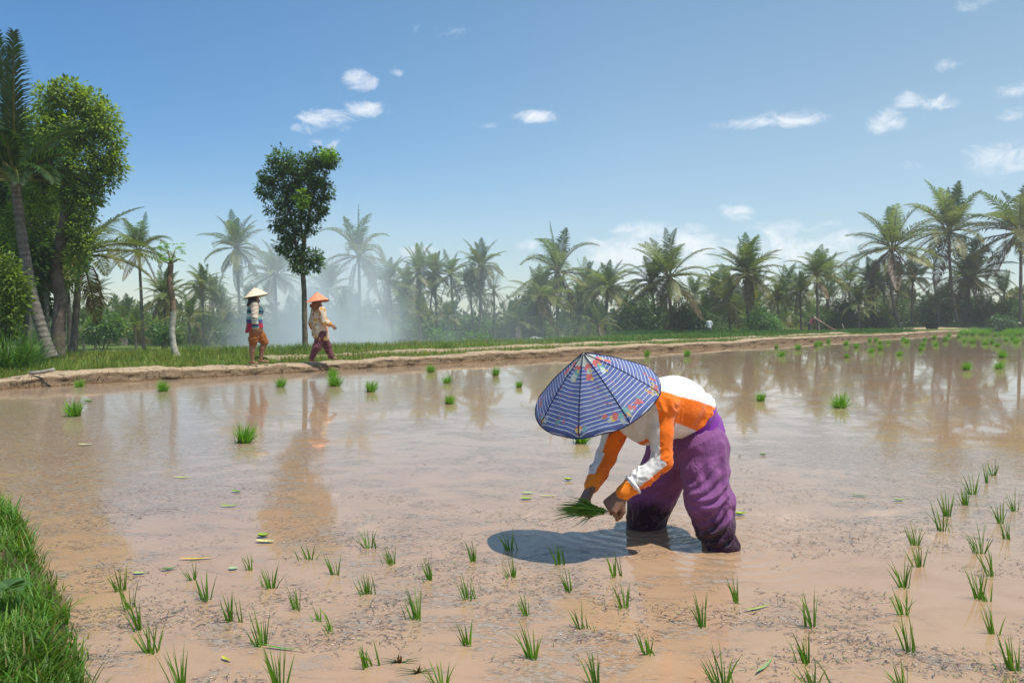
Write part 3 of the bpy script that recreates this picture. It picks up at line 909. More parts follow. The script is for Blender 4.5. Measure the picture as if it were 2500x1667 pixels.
for (a0, a1, b0, b1, wd_, am_) in ((1262, 1085, 1450, 935, .016, .022), (1290, 1112, 1510, 1000, .014, .020), (1330, 1140, 1500, 1075, .014, .018), (1285, 1030, 1420, 880, .018, .016), (1360, 1330, 1530, 1195, .014, .020), (1385, 1385, 1545, 1300, .013, .018), (1350, 1270, 1490, 1160, .015, .018), (1500, 760, 1525, 1220, .016, .012), (1420, 1240, 1500, 1120, .012, .016), (1300, 860, 1340, 1000, .02, .012), (1240, 800, 1270, 940, .02, .012)):
    q0, q1 = Z5(a0, b0 if False else a1, 4.1), Z5(b0, b1, 4.1); ab = q1 - q0; t_ = np.clip(((vv - q0) * V(1, 0, 1)) @ (ab * V(1, 0, 1)) / (ab[0] ** 2 + ab[2] ** 2), 0, 1)
    pr_ = q0 + t_[:, None] * ab + V(0, 0, 1) * (np.sin(t_ * math.pi) * -.018)[:, None]; ds = np.hypot(vv[:, 0] - pr_[:, 0], vv[:, 2] - pr_[:, 2])
    vv = vv + nr * ((np.exp(-(ds / wd_) ** 2) - .55 * np.exp(-((ds - wd_ * 2) / wd_) ** 2)) * am_ * np.sin(np.clip(t_, .04, .96) * math.pi) ** .5 * (vv[:, 1] < 4.26) * (nr[:, 1] < .3))[:, None]
nr = normals(vv, qq)
v2 = bend_noise(vv, nr, .014, 16, (V(.1, 0, 1), .12), 66, 1.6)                # gathers under the waistband
vv = vv + (v2 - vv) * sstep(vv[:, 2], .48, .60)[:, None]
m, nt, out = mat("purple_cotton"); n = N(nt); o = n.pos(); sp_ = n.new("ShaderNodeSeparateXYZ"); n.ln(o, sp_.inputs[0])
a = n.noise(o, 6.0, 4, 0.6); b2 = n.noise(o, 26.0, 4, 0.6)
dry = n.mix(b2, (.168, .055, .175), (.245, .088, .240))
wet = n.mix(n.mr(a, .42, .62), (.034, .011, .030), (.050, .026, .026))
k = n.mr(n.math("ADD", sp_.outputs[2], n.math("MULTIPLY", n.math("SUBTRACT", a, .5), .30)), .20, .11)
wl = n.noise(n.mapv(o, (1, 1, .6)), 40.0, 3)
rd = n.math("ABSOLUTE", n.math("SUBTRACT", n.noise(n.mapv(o, (14, 14, 5), (0, .5, 0)), 1.0, 3, .5, 1.2), .5))
nb = n.bump(n.math("SUBTRACT", 1.0, n.mr(rd, 0.0, .10)), .004, .45, n.bump(b2, .004, .8, n.bump(n.noise(o, 260, 2), .0006, .6)))
c = n.mix(k, dry, wet)
n.ln(n.bsdf(c, n.math("SUBTRACT", .88, n.math("MULTIPLY", k, n.math("ADD", .22, n.math("MULTIPLY", n.mr(wl, .55, .68), .4)))), n.math("ADD", .2, n.math("MULTIPLY", k, n.mr(wl, .52, .66, -.08, .5))), nb, **{"Sheen Weight": .1}), out.inputs[0])
wpart("trousers", mk_mesh("trousers", vv, [qq], mat=m))

# ---- waistband: brighter purple cloth wound round the hips
f = Field(V(0.75, 3.95, 0.35), V(1.32, 4.90, 0.98), 0.006)
f.cap(Z5(1292, 700, 4.42), Z5(1228, 560, 4.38), .160, .168, .03, LAT, 1.12)
bn = unit(WAI - HIP + V(-.10, 0, .03))
c0 = HIP + (WAI - HIP) * .48
f.cut(HEM - HN * .012, -HN); f.cut(Z5(1300, 700, 4.30), unit(V(.10, .15, -1)))
vv, qq = f.extract(); vv = relax(vv, qq, 2); nr = normals(vv, qq)
vv = bend_noise(vv, nr, .014, 19, (np.cross(bn, V(0, 1, 0)), .12), 71, 1.5)
col = np.tile(V(.215, .030, .330), (len(vv), 1)) * (0.85 + .3 * fbm(vv * 18, 4)[:, None])
wpart("waistband", mk_mesh("waistband", vv, [qq], col, mat=M_CLOTH))

# ---- head scarf hidden under the hat and the hat itself
f = Field(HEADC - .2, HEADC + .2, 0.006)
f.ell(HEADC - FACE * .02 + up * .012, V(.100, .088, .118), .02, [FACE, sd, up]); f.cut(HEADC + FACE * .045, FACE)
vv, qq = f.extract(); vv = relax(vv, qq, 1)
wpart("hair", mk_mesh("hair", vv, [qq], np.tile(V(.012, .009, .008), (len(vv), 1)), mat=attr_mat("dark_hair", .5, .4, 60, .5, .001)))

RC = Z5(668, 432, 4.10); APX = unit(V(-.30, -.43, .86))
HR, HH = .334, .262
ex = unit(np.cross(APX, V(0, 1, 0.3))); ey = np.cross(APX, ex)
NP, NA, NR = 8, 44, 90
# turn the seams so that one of them runs down towards the camera as in the photo
target = unit((Z5(556, 680, 3.84) - RC) - APX * np.dot(Z5(556, 680, 3.84) - RC, APX))
a_off = math.atan2(target.dot(ey), target.dot(ex))
th = np.arange(NP * NA + 1) / NA
pid = np.floor(th).astype(int); w_ = th - pid
rr = np.linspace(0.0, 1.0, NR + 1)
TT, RR = np.meshgrid(th, rr, indexing="ij"); WW = TT - np.floor(TT); PI_ = np.floor(TT).astype(int) % NP
WW[-1] = 1.0; PI_[-1] = NP - 1
ang = a_off + TT * 2 * math.pi / NP
sag = np.sin(WW * math.pi) ** 1.2
scal = 1 - .010 * sag * RR                               # the rim is drawn in between the ribs
rx = HR * RR * scal
zz = HH * ((1 - RR) + .055 * np.sin(RR * math.pi) ** 1.2) - .010 * sag * np.sin(RR * math.pi) ** .7 + .004 * np.sin(ang * 3 + 1) * RR ** 2
wr = (fbm(np.stack([np.cos(ang).ravel() * 5, np.sin(ang).ravel() * 5, RR.ravel() * 3], 1), 88) - .5).reshape(RR.shape)
zz = zz + wr * .012 * RR
fl = np.clip((RR - .965) / .035, 0, 1); zz -= fl * .012
pts = RC + ex * (np.cos(ang) * rx)[..., None] + ey * (np.sin(ang) * rx)[..., None] + APX * zz[..., None]
I = np.arange(pts.shape[0] * pts.shape[1]).reshape(RR.shape)
hq = np.stack([I[:-1, :-1], I[:-1, 1:], I[1:, 1:], I[1:, :-1]], -1).reshape(-1, 4)
# local cloth coordinates of every panel: l along the middle line, c across it
slope = math.hypot(HR, HH)
l = RR * slope * np.cos((WW - .5) * 2 * math.pi / NP) ; cx = RR * slope * np.sin((WW - .5) * 2 * math.pi / NP) * 1.0
uvh = np.stack([PI_ + cx, l - .010 * (sag - .6) * RR], -1).reshape(-1, 2)
hc = np.zeros(RR.shape + (3,)); hc[:] = V(.088, .125, .300)
fw = np.zeros(RR.shape)                                   # 1 where print covers the stripes
prg = np.random.default_rng(12)
CORAL, TEAL, YEL, MINT = V(.52, .13, .12), V(.12, .33, .33), V(.50, .39, .11), V(.40, .48, .44)


def blob(panel, l0, c0, r, colr, seed, sq_=1.0):
    d = np.hypot((l - l0) * sq_, cx - c0)
    ed = r * (0.72 + .6 * (vnoise(np.stack([l.ravel() * 55, cx.ravel() * 55, 0 * l.ravel() + seed], 1), seed) - .3)).reshape(l.shape)
    msk = (PI_ == panel) & (d < ed)
    hc[msk] = colr * prg.uniform(.85, 1.15); fw[msk] = 1


for pnl in range(NP):
    # pale crown patch, flower bunches near the peak
    blob(pnl, .03, 0, .050, V(.42, .44, .40), 3 + pnl)
    if pnl != 3:
        blob(pnl, .085, prg.uniform(-.006, .008), .026, CORAL, 20 + pnl); blob(pnl, .112, .006, .022, TEAL if pnl % 2 else MINT, 30 + pnl, .8); blob(pnl, .135, -.004, .024, CORAL if pnl % 2 == 0 else MINT, 40 + pnl); blob(pnl, .100, .012, .010, YEL, 50 + pnl)
        blob(pnl, .150, .012, .011, YEL, 52 + pnl)
    # loose bunches along the hem
    for kx in range(3):
        c0 = -.13 + kx * .13 + prg.uniform(-.035, .035); r0 = prg.uniform(.016, .030); l0 = .392 - prg.uniform(0, .02)
        hues = [(CORAL, CORAL, YEL, MINT), (TEAL, MINT, YEL, CORAL), (CORAL, TEAL, CORAL, YEL)][prg.integers(0, 3)]
        for e in range(6):
            blob(pnl, l0 - abs(prg.normal(0, r0 * .55)), c0 + prg.normal(0, r0 * .8), r0 * prg.uniform(.35, .85), hues[prg.integers(0, 4)] * .9, 60 + pnl * 20 + kx * 6 + e, prg.uniform(.7, 1.5))
    # tiny scattered sprigs
    for kx in range(9):
        l0 = prg.uniform(.17, .36); c0 = prg.uniform(-.34, .34) * l0
        for e in range(3):
            blob(pnl, l0 + prg.normal(0, .006), c0 + prg.normal(0, .009), prg.uniform(.003, .0058), (CORAL, YEL, TEAL, CORAL)[prg.integers(0, 4)] * .55 + V(.03,.04,.12), 200 + kx * 3 + e)
m, nt, out = mat("striped_hat_cotton"); n = N(nt)
uvn = n.new("ShaderNodeUVMap"); uvn.uv_map = "UVMap"; sx = n.new("ShaderNodeSeparateXYZ"); n.ln(uvn.outputs[0], sx.inputs[0])
st = n.math("ABSOLUTE", n.math("SUBTRACT", n.math("FRACT", n.math("MULTIPLY", n.math("ADD", sx.outputs[1], .004), 1 / .0205)), .5))
st = n.mr(st, .082, .06)
o = n.pos()
c = n.col(); pr = n.fac("print")
faded = n.mix(n.mr(n.noise(o, 9, 3), .4, .7), c, n.mix(.18, c, (.30, .33, .45)))
c = n.mix(n.math("MULTIPLY", st, n.math("SUBTRACT", 1.0, pr)), faded, (.66, .66, .68))
nb = n.bump(n.noise(o, 45, 3), .004, .6, n.bump(n.noise(o, 300, 2), .0005, .6))
tr = n.new("ShaderNodeBsdfTranslucent"); n.ln(c, tr.inputs[0])
n.ln(n.mixsh(.12, n.bsdf(c, .8, .25, nb), tr.outputs[0]), out.inputs[0])
hat = wpart("hat", mk_mesh("hat", pts.reshape(-1, 3), [hq], hc.reshape(-1, 3), uvh, mat=m, attr={"print": fw.ravel()}))
# dark piping down every seam and round the hem
M_PIPE = simple_mat("navy_piping", (.012, .016, .055), .8, .2)
for s_ in range(NP):
    A = Acc(); j = s_ * NA
    A.tube(pts[j, 2:] + APX * .0022, .0019, 6, V(.01, .02, .06))
    wpart("seam_piping", A.mesh("seam_piping", M_PIPE), hat)
A = Acc(); A.tube(pts[:, -1], .0028, 6, V(.03, .05, .05), cap=False)
wpart("hem_binding", A.mesh("hem_binding", M_PIPE), hat)

# ---- the bundle of seedlings in her hands
A = Acc(); base = Z5(712, 1168, 3.985)
held = thing("seedling_bundle", "sheaf of cut green rice seedlings held in the bent woman's hands", "rice bundle", base, "bundles of rice seedlings")
for i in range(150):
    tip = Z5(rng.uniform(350, 560), 0, 4.0)
    tgt = Z5(rng.uniform(345, 600), 1168 + rng.normal(0, 42), 4.0 + rng.normal(0, .05))
    if rng.random() < .25: tgt = Z5(rng.uniform(430, 600), 1168 + rng.normal(-25, 45), 4.0 + rng.normal(0, .05))
    p0 = base + rng.normal(0, .007, 3); d = tgt - p0; L_ = np.linalg.norm(d); d = d / L_
    s_ = unit(np.cross(d, rng.normal(size=3))); mid = p0 + d * L_ * .55 + V(0, 0, .012) ; wv_ = rng.uniform(.0022, .0036)
    cc = V(.12, .30, .028) * rng.uniform(.55, 1.3)
    A.add([p0 - s_ * wv_ * .6, p0 + s_ * wv_ * .6, mid + s_ * wv_, mid - s_ * wv_, tgt], [[0, 1, 2, 3]], [[3, 2, 4]], [cc * 1.1 + V(.06, .08, .02), cc * 1.1 + V(.06, .08, .02), cc, cc, cc * .9])
for i in range(26):          # pale root ends poking out behind the fist
    p0 = base + rng.normal(0, .006, 3); p1 = p0 + V(.05, .0, -.012) + rng.normal(0, .010, 3)
    s_ = unit(np.cross(p1 - p0, V(0, 0, 1) + rng.normal(0, .3, 3))) * .002
    A.add([p0 - s_, p0 + s_, p1], None, [[0, 1, 2]], V(.16, .12, .05))
o = link("leaves", A.mesh("leaves", M_RICE, False), held); o.matrix_parent_inverse = Matrix.Translation(-Vector(held.location))
# ================================================================== the two walkers on the earth path and the people far off
def local_part(name, me, root, parent=None):
    return link(name, me, parent or root)


def cone_hat(R, H, color, seed, seamed=True):
    """Woven conical hat, apex up, rim at z = 0."""
    A_, R_ = 64, 22
    th = np.linspace(0, 2 * math.pi, A_ + 1)[:-1]; rr = np.linspace(0, 1, R_)
    TT, RR = np.meshgrid(th, rr, indexing="ij")
    r = RR * R * (1 + .012 * np.sin(TT * 3 + seed) * RR)
    z = H * (1 - RR) ** 0.98 + .012 * np.sin(TT * 2 + seed) * RR
    v = np.stack([np.cos(TT) * r, np.sin(TT) * r, z], -1).reshape(-1, 3)
    v2 = v - V(0, 0, .006)
    I = np.arange(A_ * R_).reshape(A_, R_); J = np.roll(I, -1, 0)
    q = np.stack([I[:, :-1], I[:, 1:], J[:, 1:], J[:, :-1]], -1).reshape(-1, 4); q = q[:, ::-1]
    rim = np.stack([I[:, -1], I[:, -1] + A_ * R_, J[:, -1] + A_ * R_, J[:, -1]], -1)
    c = np.tile(color, (len(v), 1)) * (1 + .10 * np.sin(RR * 60).ravel()[:, None] * .5 + .12 * (fbm(v * 25, seed)[:, None] - .5))
    if seamed:
        for k in range(5):
            d_ = np.abs((TT - k * 2 * math.pi / 5 - .6 + math.pi) % (2 * math.pi) - math.pi) * r
            c[(d_ < .007).ravel()] *= .72
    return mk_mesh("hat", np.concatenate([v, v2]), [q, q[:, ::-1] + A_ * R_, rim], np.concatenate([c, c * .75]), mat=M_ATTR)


M_FINE = cloth_mat("thin_cloth", .85, 180, .0008, .006)
HS = 17.38 / F / 7.468                      # metres per pixel of the enlarged crop of the walkers


def walker_frame(cx, fy):
    """crop pixel -> local metres (x along the path, z up), feet level at crop row fy."""
    return lambda a, b, y=0.0: V((a - cx) * HS, y, (fy - b) * HS)


def foot(f, ankle, toe, k=.02):
    d = unit((toe - ankle) * V(1, 1, 0)); heel = ankle * V(1, 1, 0) - d * .035 + V(0, 0, toe[2] + .005)
    f.cap(ankle, heel + V(0, 0, .018), .034, .030, .02); f.cap(heel + V(0, 0, .018), toe + V(0, 0, .008), .030, .030, .02, V(0, 0, 1), .75)
    s_ = np.cross(d, V(0, 0, 1))
    for i in range(5):
        o = (i - 2) * .014
        f.cap(toe + s_ * o, toe + s_ * o * 1.15 + d * (.034 - .005 * abs(i - 1.2)), .0095, .0078, .006)


def head(f, c, face, r=1.0):
    sd = unit(np.cross(V(0, 0, 1), face)); up = np.cross(face, sd)
    R = [face, sd, up]
    f.ell(c, V(.094, .074, .112) * r, .02, R); f.ell(c + face * .028 - up * .062, V(.062, .053, .052) * r, .03, R)
    f.cap(c + face * .090 + up * .010, c + face * .114 - up * .026, .009, .014, .012)
    f.cap(c + face * .087 - up * .056 - sd * .02, c + face * .087 - up * .056 + sd * .02, .008, .008, .008)
    for e in (-1, 1):
        f.ell(c + face * .080 + up * .008 + sd * .03 * e, V(.013, .016, .010), .006, R)
        f.ell(c + sd * .074 * e - up * .008, V(.022, .010, .030), .008, R)


def skin_mesh(f, name="body", tone=(.26, .125, .070)):
    vv, qq = f.extract(); vv = relax(vv, qq, 1)
    return mk_mesh(name, vv, [qq], np.tile(V(*tone), (len(vv), 1)) * (.86 + .28 * fbm(vv * 30, 5)[:, None]), mat=M_SKIN)


# ------------------------------------------------ first walker
W = walker_frame(345, 1478)
root = thing("person", "walker in striped sweater and orange shorts under a cream conical hat, following on the path", "person", G(622, 888, .235))
PATHZ = .238
hd = W(350, 330); sh1, sh2 = W(362, 420, -.165), W(335, 425, .165)
e1, w1 = W(362, 640, -.215), W(380, 815, -.200); e2, w2 = W(330, 640, .21), W(350, 810, .205)
hp = W(370, 850); wa = W(350, 700); ch = W(345, 500)
h1, h2 = W(345, 900, -.09), W(395, 900, .09)
k1, a1, t1 = W(318, 1150, -.085), W(310, 1430, -.075), W(385, 1470, -.085)
k2, a2, t2 = W(515, 1105, .085), W(450, 1390, .075), W(560, 1450, .075)
f = Field(V(-.42, -.34, -.02), V(.42, .34, 1.56), .0075)
f.chain([hp, wa, ch], [.13, .115, .125], .05, V(0, 1, 0), 1.2); f.cap(ch, sh1, .07, .05, .04); f.cap(ch, sh2, .07, .05, .04)
f.cap(ch, hd - V(0, 0, .07), .07, .05, .04); head(f, hd, unit(V(1, -.05, -.05)))
f.chain([sh1, e1, w1], [.048, .040, .028], .02); f.chain([sh2, e2, w2], [.048, .040, .028], .02)
hand(f, w1, V(.12, .03, -1), V(0, -1, 0), .98, .45, 1, 1); hand(f, w2, V(.15, -.03, -1), V(0, 1, 0), .98, .45, 1, -1)
f.cap(hp, h1, .11, .1, .05); f.cap(hp, h2, .11, .1, .05)
f.chain([h1, k1, (k1 + a1) / 2 + V(-.01, 0, .06), a1], [.098, .066, .060, .034], .03); f.chain([h2, k2, (k2 + a2) / 2 + V(-.01, 0, .06), a2], [.098, .066, .060, .034], .03)
foot(f, a1, t1); foot(f, a2, t2)
local_part("body", skin_mesh(f), root)
# sweater
f = Field(V(-.42, -.34, .45), V(.42, .34, 1.42), .0075)
f.chain([W(355, 830), W(345, 700), W(345, 520)], [.172, .150, .148], .05, V(0, 1, 0), 1.12); f.cap(W(300, 905, 0), W(330, 780), .135, .14, .04, V(0, 1, 0), 1.2)
f.ell(W(420, 540, 0), V(.10, .15, .10), .05)
f.cap(ch, sh1, .11, .075, .05); f.cap(ch, sh2, .11, .075, .05); f.cap(ch, hd - V(0, 0, .11), .10, .06, .04)
f.chain([sh1, e1, w1], [.076, .062, .046], .02); f.chain([sh2, e2, w2], [.076, .062, .046], .02)
cu = W(225, 940); f.cut(W(345, 870), unit(V(.35, 0, -1)))
vv, qq = f.extract(); vv = relax(vv, qq, 2); nr = normals(vv, qq)
vv = bend_noise(vv, nr, .012, 12, (V(.9, 0, .4), .3), 31)
row = 1478 - vv[:, 2] / HS + vv[:, 0] / HS * .0        # crop row
ta_, da_ = seg_t(vv, sh1, e1); tb_, db_ = seg_t(vv, e1, w1); tc_, dc_ = seg_t(vv, sh2, e2); td_, dd_ = seg_t(vv, e2, w2)
slv = ((np.minimum(da_, db_) < .085) & (vv[:, 1] < -.150)) | ((np.minimum(dc_, dd_) < .085) & (vv[:, 1] > .150))
CRM, TEA, NAV, WHT, IND, CRI, LIG = V(.62, .53, .40), V(.075, .25, .26), V(.008, .022, .06), V(.55, .55, .46), V(.04, .035, .15), V(.36, .012, .045), V(.13, .34, .33)
col = np.tile(V(.36, .31, .23), (len(vv), 1))
for a_, b_, c_ in ((465, 505, TEA), (505, 560, NAV), (560, 585, TEA), (585, 630, WHT), (630, 668, LIG), (668, 685, TEA), (685, 745, IND), (745, 1100, CRI)):
    col[(row >= a_) & (row < b_)] = c_
col[slv] = CRM
for a_, b_, c_ in ((650, 662, NAV), (662, 690, WHT), (690, 705, TEA), (705, 730, WHT), (730, 745, LIG), (760, 800, NAV), (800, 830, TEA)):
    col[slv & (row >= a_) & (row < b_)] = c_
local_part("sweater", mk_mesh("sweater", vv, [qq], col, mat=M_FINE), root)
# shorts
f = Field(V(-.35, -.30, .25), V(.42, .30, 1.0), .0075)
f.ell(W(365, 850), V(.145, .175, .13), .03)
f.chain([h1, (h1 + k1) / 2, k1 + V(.01, 0, .02)], [.108, .100, .080], .04); f.chain([h2, (h2 + k2) / 2, k2 + V(0, 0, .0)], [.108, .104, .082], .04)
f.cut(W(440, 1140), unit(V(.12, 0, -1)))
vv, qq = f.extract(); vv = relax(vv, qq, 2); nr = normals(vv, qq)
vv = bend_noise(vv, nr, .016, 13, (V(1, 0, .35), .25), 35)
local_part("shorts", mk_mesh("shorts", vv, [qq], np.tile(V(.27, .088, .012), (len(vv), 1)) * (.85 + .3 * fbm(vv * 12, 4)[:, None]), mat=M_FINE), root)
# hair down the neck
f = Field(V(-.35, -.2, 1.0), V(.25, .2, 1.6), .009)
f.ell(hd + V(-.018, 0, .02), V(.106, .090, .115), .02); f.cap(hd + V(-.06, 0, -.02), W(235, 420), .078, .030, .04, V(0, 1, 0), 1.2); f.cut(hd + V(.045, 0, 0), V(1, 0, -.1))
vv, qq = f.extract(); vv = relax(vv, qq, 1)
local_part("hair", mk_mesh("hair", vv, [qq], np.tile(V(.012, .009, .008), (len(vv), 1)), mat=bpy.data.materials["dark_hair"]), root)
h = local_part("hat", cone_hat(.268, .200, V(.70, .59, .40), 1), root)
h.location = tuple(W(378, 262)); h.rotation_euler = (math.radians(-3), math.radians(-12), 0)
root.rotation_euler = (0, 0, math.radians(14)); root.location.z = PATHZ; root.scale = (1.035,) * 3

# ------------------------------------------------ second walker
W = walker_frame(1370, 1440)
root = thing("person", "walker striding in a flowered tunic and maroon trousers under an orange conical hat", "person", G(781, 882, .235))
hd = W(1335, 365); sh1, sh2 = W(1415, 470, -.16), W(1270, 480, .16)
e1, w1 = W(1470, 690, -.20), W(1590, 745, -.20); e2, w2 = W(1212, 700, .20), W(1238, 850, .20)
hp = W(1390, 900); wa = W(1370, 730); ch = W(1345, 530)
h1, h2 = W(1400, 930, -.09), W(1400, 930, .09)
k1, a1, t1 = W(1318, 1160, -.085), W(1225, 1385, -.08), W(1275, 1440, -.09)
k2, a2, t2 = W(1505, 1150, .085), W(1575, 1365, .075), W(1665, 1395, .075)
f = Field(V(-.36, -.36, -.02), V(.45, .34, 1.48), .0075)
f.chain([hp, wa, ch], [.13, .12, .125], .05, V(0, 1, 0), 1.2); f.cap(ch, sh1, .07, .05, .04); f.cap(ch, sh2, .07, .05, .04)
f.cap(ch, hd - V(0, 0, .07), .07, .05, .04); head(f, hd, unit(V(1, .05, -.12)))
f.chain([sh1, e1, w1], [.048, .040, .028], .02); f.chain([sh2, e2, w2], [.048, .040, .028], .02)
hand(f, w1, V(.75, 0, -.65), V(.3, -.9, .3), .98, .7, 1, 1); hand(f, w2, V(.12, -.03, -1), V(0, 1, 0), .98, .5, 1, -1)
f.cap(hp, h1, .11, .1, .05); f.cap(hp, h2, .11, .1, .05)
f.chain([h1, k1, a1], [.095, .062, .036], .03); f.chain([h2, k2, a2], [.095, .062, .036], .03)
foot(f, a1, t1); foot(f, a2, t2)
local_part("body", skin_mesh(f), root)
# tunic, open at the side over the thigh
f = Field(V(-.36, -.36, .40), V(.45, .36, 1.38), .0075)
f.chain([W(1395, 1010), W(1375, 800), W(1350, 560)], [.178, .160, .150], .05, V(0, 1, 0), 1.12)
f.cap(ch, sh1, .11, .08, .05); f.cap(ch, sh2, .11, .08, .05); f.cap(ch, hd - V(0, 0, .12), .10, .07, .04)
f.chain([sh1, e1, e1 + (w1 - e1) * .72], [.084, .078, .062], .03); f.chain([sh2, e2, e2 + (w2 - e2) * .6], [.082, .074, .056], .03)
f.cut(W(1395, 1025), unit(V(-.12, 0, -1)))
X, Y, Z = f.grid(); sx_ = W(1440, 820)
wd = np.clip((sx_[2] - Z) * .16, 0, .05)
f.D = np.where((Y < -.05) & (Z < sx_[2]), np.maximum(f.D, wd - np.abs(X - sx_[0] + (sx_[2] - Z) * .12)), f.D).astype(np.float32)
vv, qq = f.extract(); vv = relax(vv, qq, 2); nr = normals(vv, qq)
vv = bend_noise(vv, nr, .020, 9, (V(.2, 0, 1), .25), 36)
col = np.tile(V(.60, .49, .36), (len(vv), 1)) * (.93 + .14 * fbm(vv * 20, 4)[:, None])
fr = np.random.default_rng(4)
for i in range(150):
    c0 = vv[fr.integers(0, len(vv))]; r0 = fr.uniform(.022, .040)
    d_ = np.linalg.norm((vv - c0) * V(1, 1, .8), axis=1)
    if np.abs(col[np.argmin(d_)] - V(.60, .49, .36)).max() > .15: continue
    col[d_ < r0 * (.7 + .6 * vnoise(vv * 60, i))] = (V(.60, .26, .035), V(.55, .10, .05), V(.58, .33, .06))[fr.integers(0, 3)]
cuf, _ = seg_t(vv, e1, w1); _, dcu = seg_t(vv, e1, w1)
col[(dcu < .08) & (cuf > .62)] = V(.55, .27, .07)
local_part("tunic", mk_mesh("tunic", vv, [qq], col, mat=M_FINE), root)
# trousers
f = Field(V(-.36, -.30, .02), V(.45, .30, .98), .0075)
f.ell(W(1400, 900), V(.145, .175, .13), .04)
f.chain([h1, k1, a1 + V(0, 0, .02)], [.118, .098, .060], .04); f.chain([h2, k2, a2 + V(0, 0, .02)], [.118, .098, .060], .04)
vv, qq = f.extract(); vv = relax(vv, qq, 2); nr = normals(vv, qq)
vv = bend_noise(vv, nr, .020, 10, (V(.5, 0, 1), .25), 38)
col = np.tile(V(.085, .020, .028), (len(vv), 1)); sp2 = vnoise(vv * 75, 9) > .68; col[sp2] = V(.34, .15, .16)
local_part("trousers", mk_mesh("trousers", vv, [qq], col, mat=M_FINE), root)
# headscarf tied round head and neck
f = Field(V(-.35, -.2, 1.0), V(.25, .2, 1.5), .009)
f.ell(hd + V(-.02, 0, .015), V(.108, .092, .118), .02); f.cap(hd + V(-.05, 0, -.05), W(1225, 385), .085, .050, .04, V(0, 1, 0), 1.2); f.cap(hd + V(0, 0, -.08), W(1330, 470), .088, .10, .03); f.cut(hd + V(.055, 0, 0), V(1, 0, .1))
vv, qq = f.extract(); vv = relax(vv, qq, 1); nr = normals(vv, qq); vv = bend_noise(vv, nr, .012, 20, (V(1, 0, -1), .2), 39)
local_part("headscarf", mk_mesh("headscarf", vv, [qq], np.tile(V(.26, .105, .04), (len(vv), 1)) * (.7 + .6 * fbm(vv * 25, 2)[:, None]), mat=M_FINE), root)
h = local_part("hat", cone_hat(.262, .222, V(.78, .275, .14), 3, False), root)
h.location = tuple(W(1338, 292)); h.rotation_euler = (math.radians(-3), math.radians(-5), 0)
root.rotation_euler = (0, 0, math.radians(12)); root.location.z = PATHZ; root.scale = (1.035,) * 3

# ------------------------------------------------ far people
def far_person(label, loc, pose, shirt, legs, hatc, turn):
    """Small figure standing or stooping far off: body, shirt, trousers and a cap or hat."""
    r_ = thing("person", label, "person", loc, None, turn)
    pv, ch_, hd_ = V(0, 0, .86), *pose
    s1, s2 = ch_ + V(0, -.18, .05), ch_ + V(0, .18, .05)
    dn = unit(ch_ - pv)
    ew = [(s + V(.06, np.sign(s[1]) * .06, -.26), s + V(.20, np.sign(s[1]) * .02, -.46)) for s in (s1, s2)]
    f = Field(V(-.5, -.5, -.02), V(1.0, .5, 1.85), .014)
    f.cap(pv, ch_, .12, .12, .05, V(0, 1, 0), 1.2); f.cap(ch_, hd_ - dn * .08, .08, .05, .04); head(f, hd_, unit(V(dn[2] + .3, 0, -dn[0])))
    for s, (e, w_) in zip((s1, s2), ew):
        f.cap(ch_, s, .07, .055, .04); f.chain([s, e, w_], [.052, .042, .03], .02)
        hand(f, w_, V(.2, 0, -1), V(0, np.sign(s[1]), 0), 1.0, .6)
    for y in (-.09, .09):
        f.chain([pv + V(0, y, 0), V(.06 * np.sign(y), y, .45), V(-.03, y, .07)], [.1, .065, .036], .03); foot(f, V(-.03, y, .07), V(.12, y, .02))
    local_part("body", skin_mesh(f), r_)
    f = Field(V(-.5, -.5, .5), V(1.0, .5, 1.75), .014)
    f.cap(pv + dn * .04, ch_, .155, .155, .05, V(0, 1, 0), 1.2)
    for s, (e, w_) in zip((s1, s2), ew): f.cap(ch_, s, .11, .085, .04); f.cap(s, e, .085, .07, .02)
    vv, qq = f.extract(); vv = relax(vv, qq, 1); vv = bend_noise(vv, normals(vv, qq), .02, 9, (V(.2, 0, 1), .3), 40)
    local_part("shirt", mk_mesh("shirt", vv, [qq], np.tile(shirt, (len(vv), 1)), mat=M_FINE), r_)
    f = Field(V(-.4, -.4, .02), V(.5, .4, 1.1), .014)
    f.ell(pv, V(.15, .18, .14), .04)
    for y in (-.09, .09): f.chain([pv + V(0, y, 0), V(.06 * np.sign(y), y, .45), V(-.03, y, .15)], [.12, .095, .075], .03)
    vv, qq = f.extract(); vv = relax(vv, qq, 1)
    local_part("trousers", mk_mesh("trousers", vv, [qq], np.tile(legs, (len(vv), 1)), mat=M_FINE), r_)
    f = Field(hd_ - .25, hd_ + .25, .012); f.ell(hd_ + dn * .03, V(.105, .088, .10), .02); f.cut(hd_ + dn * .02, -dn)
    vv, qq = f.extract()
    local_part("cap", mk_mesh("cap", vv, [qq], np.tile(hatc, (len(vv), 1)), mat=M_FINE), r_)
    return r_


p = P(1731, 815, 70); p[2] = terrain(p[0], p[1]) - .25
far_person("distant person in a white shirt standing in the green crop before the palms", p, (V(.04, 0, 1.33), V(.10, 0, 1.60)), V(.72, .73, .75), V(.10, .10, .13), V(.02, .015, .012), 1.1)
p = P(1976, 815, 72); p[2] = terrain(p[0], p[1]) - .1
far_person("distant person in a dark red top stooping beside a pile of bamboo poles", p, (V(.30, 0, 1.22), V(.50, 0, 1.40)), V(.16, .02, .035), V(.05, .05, .06), V(.55, .55, .52), 0.2)
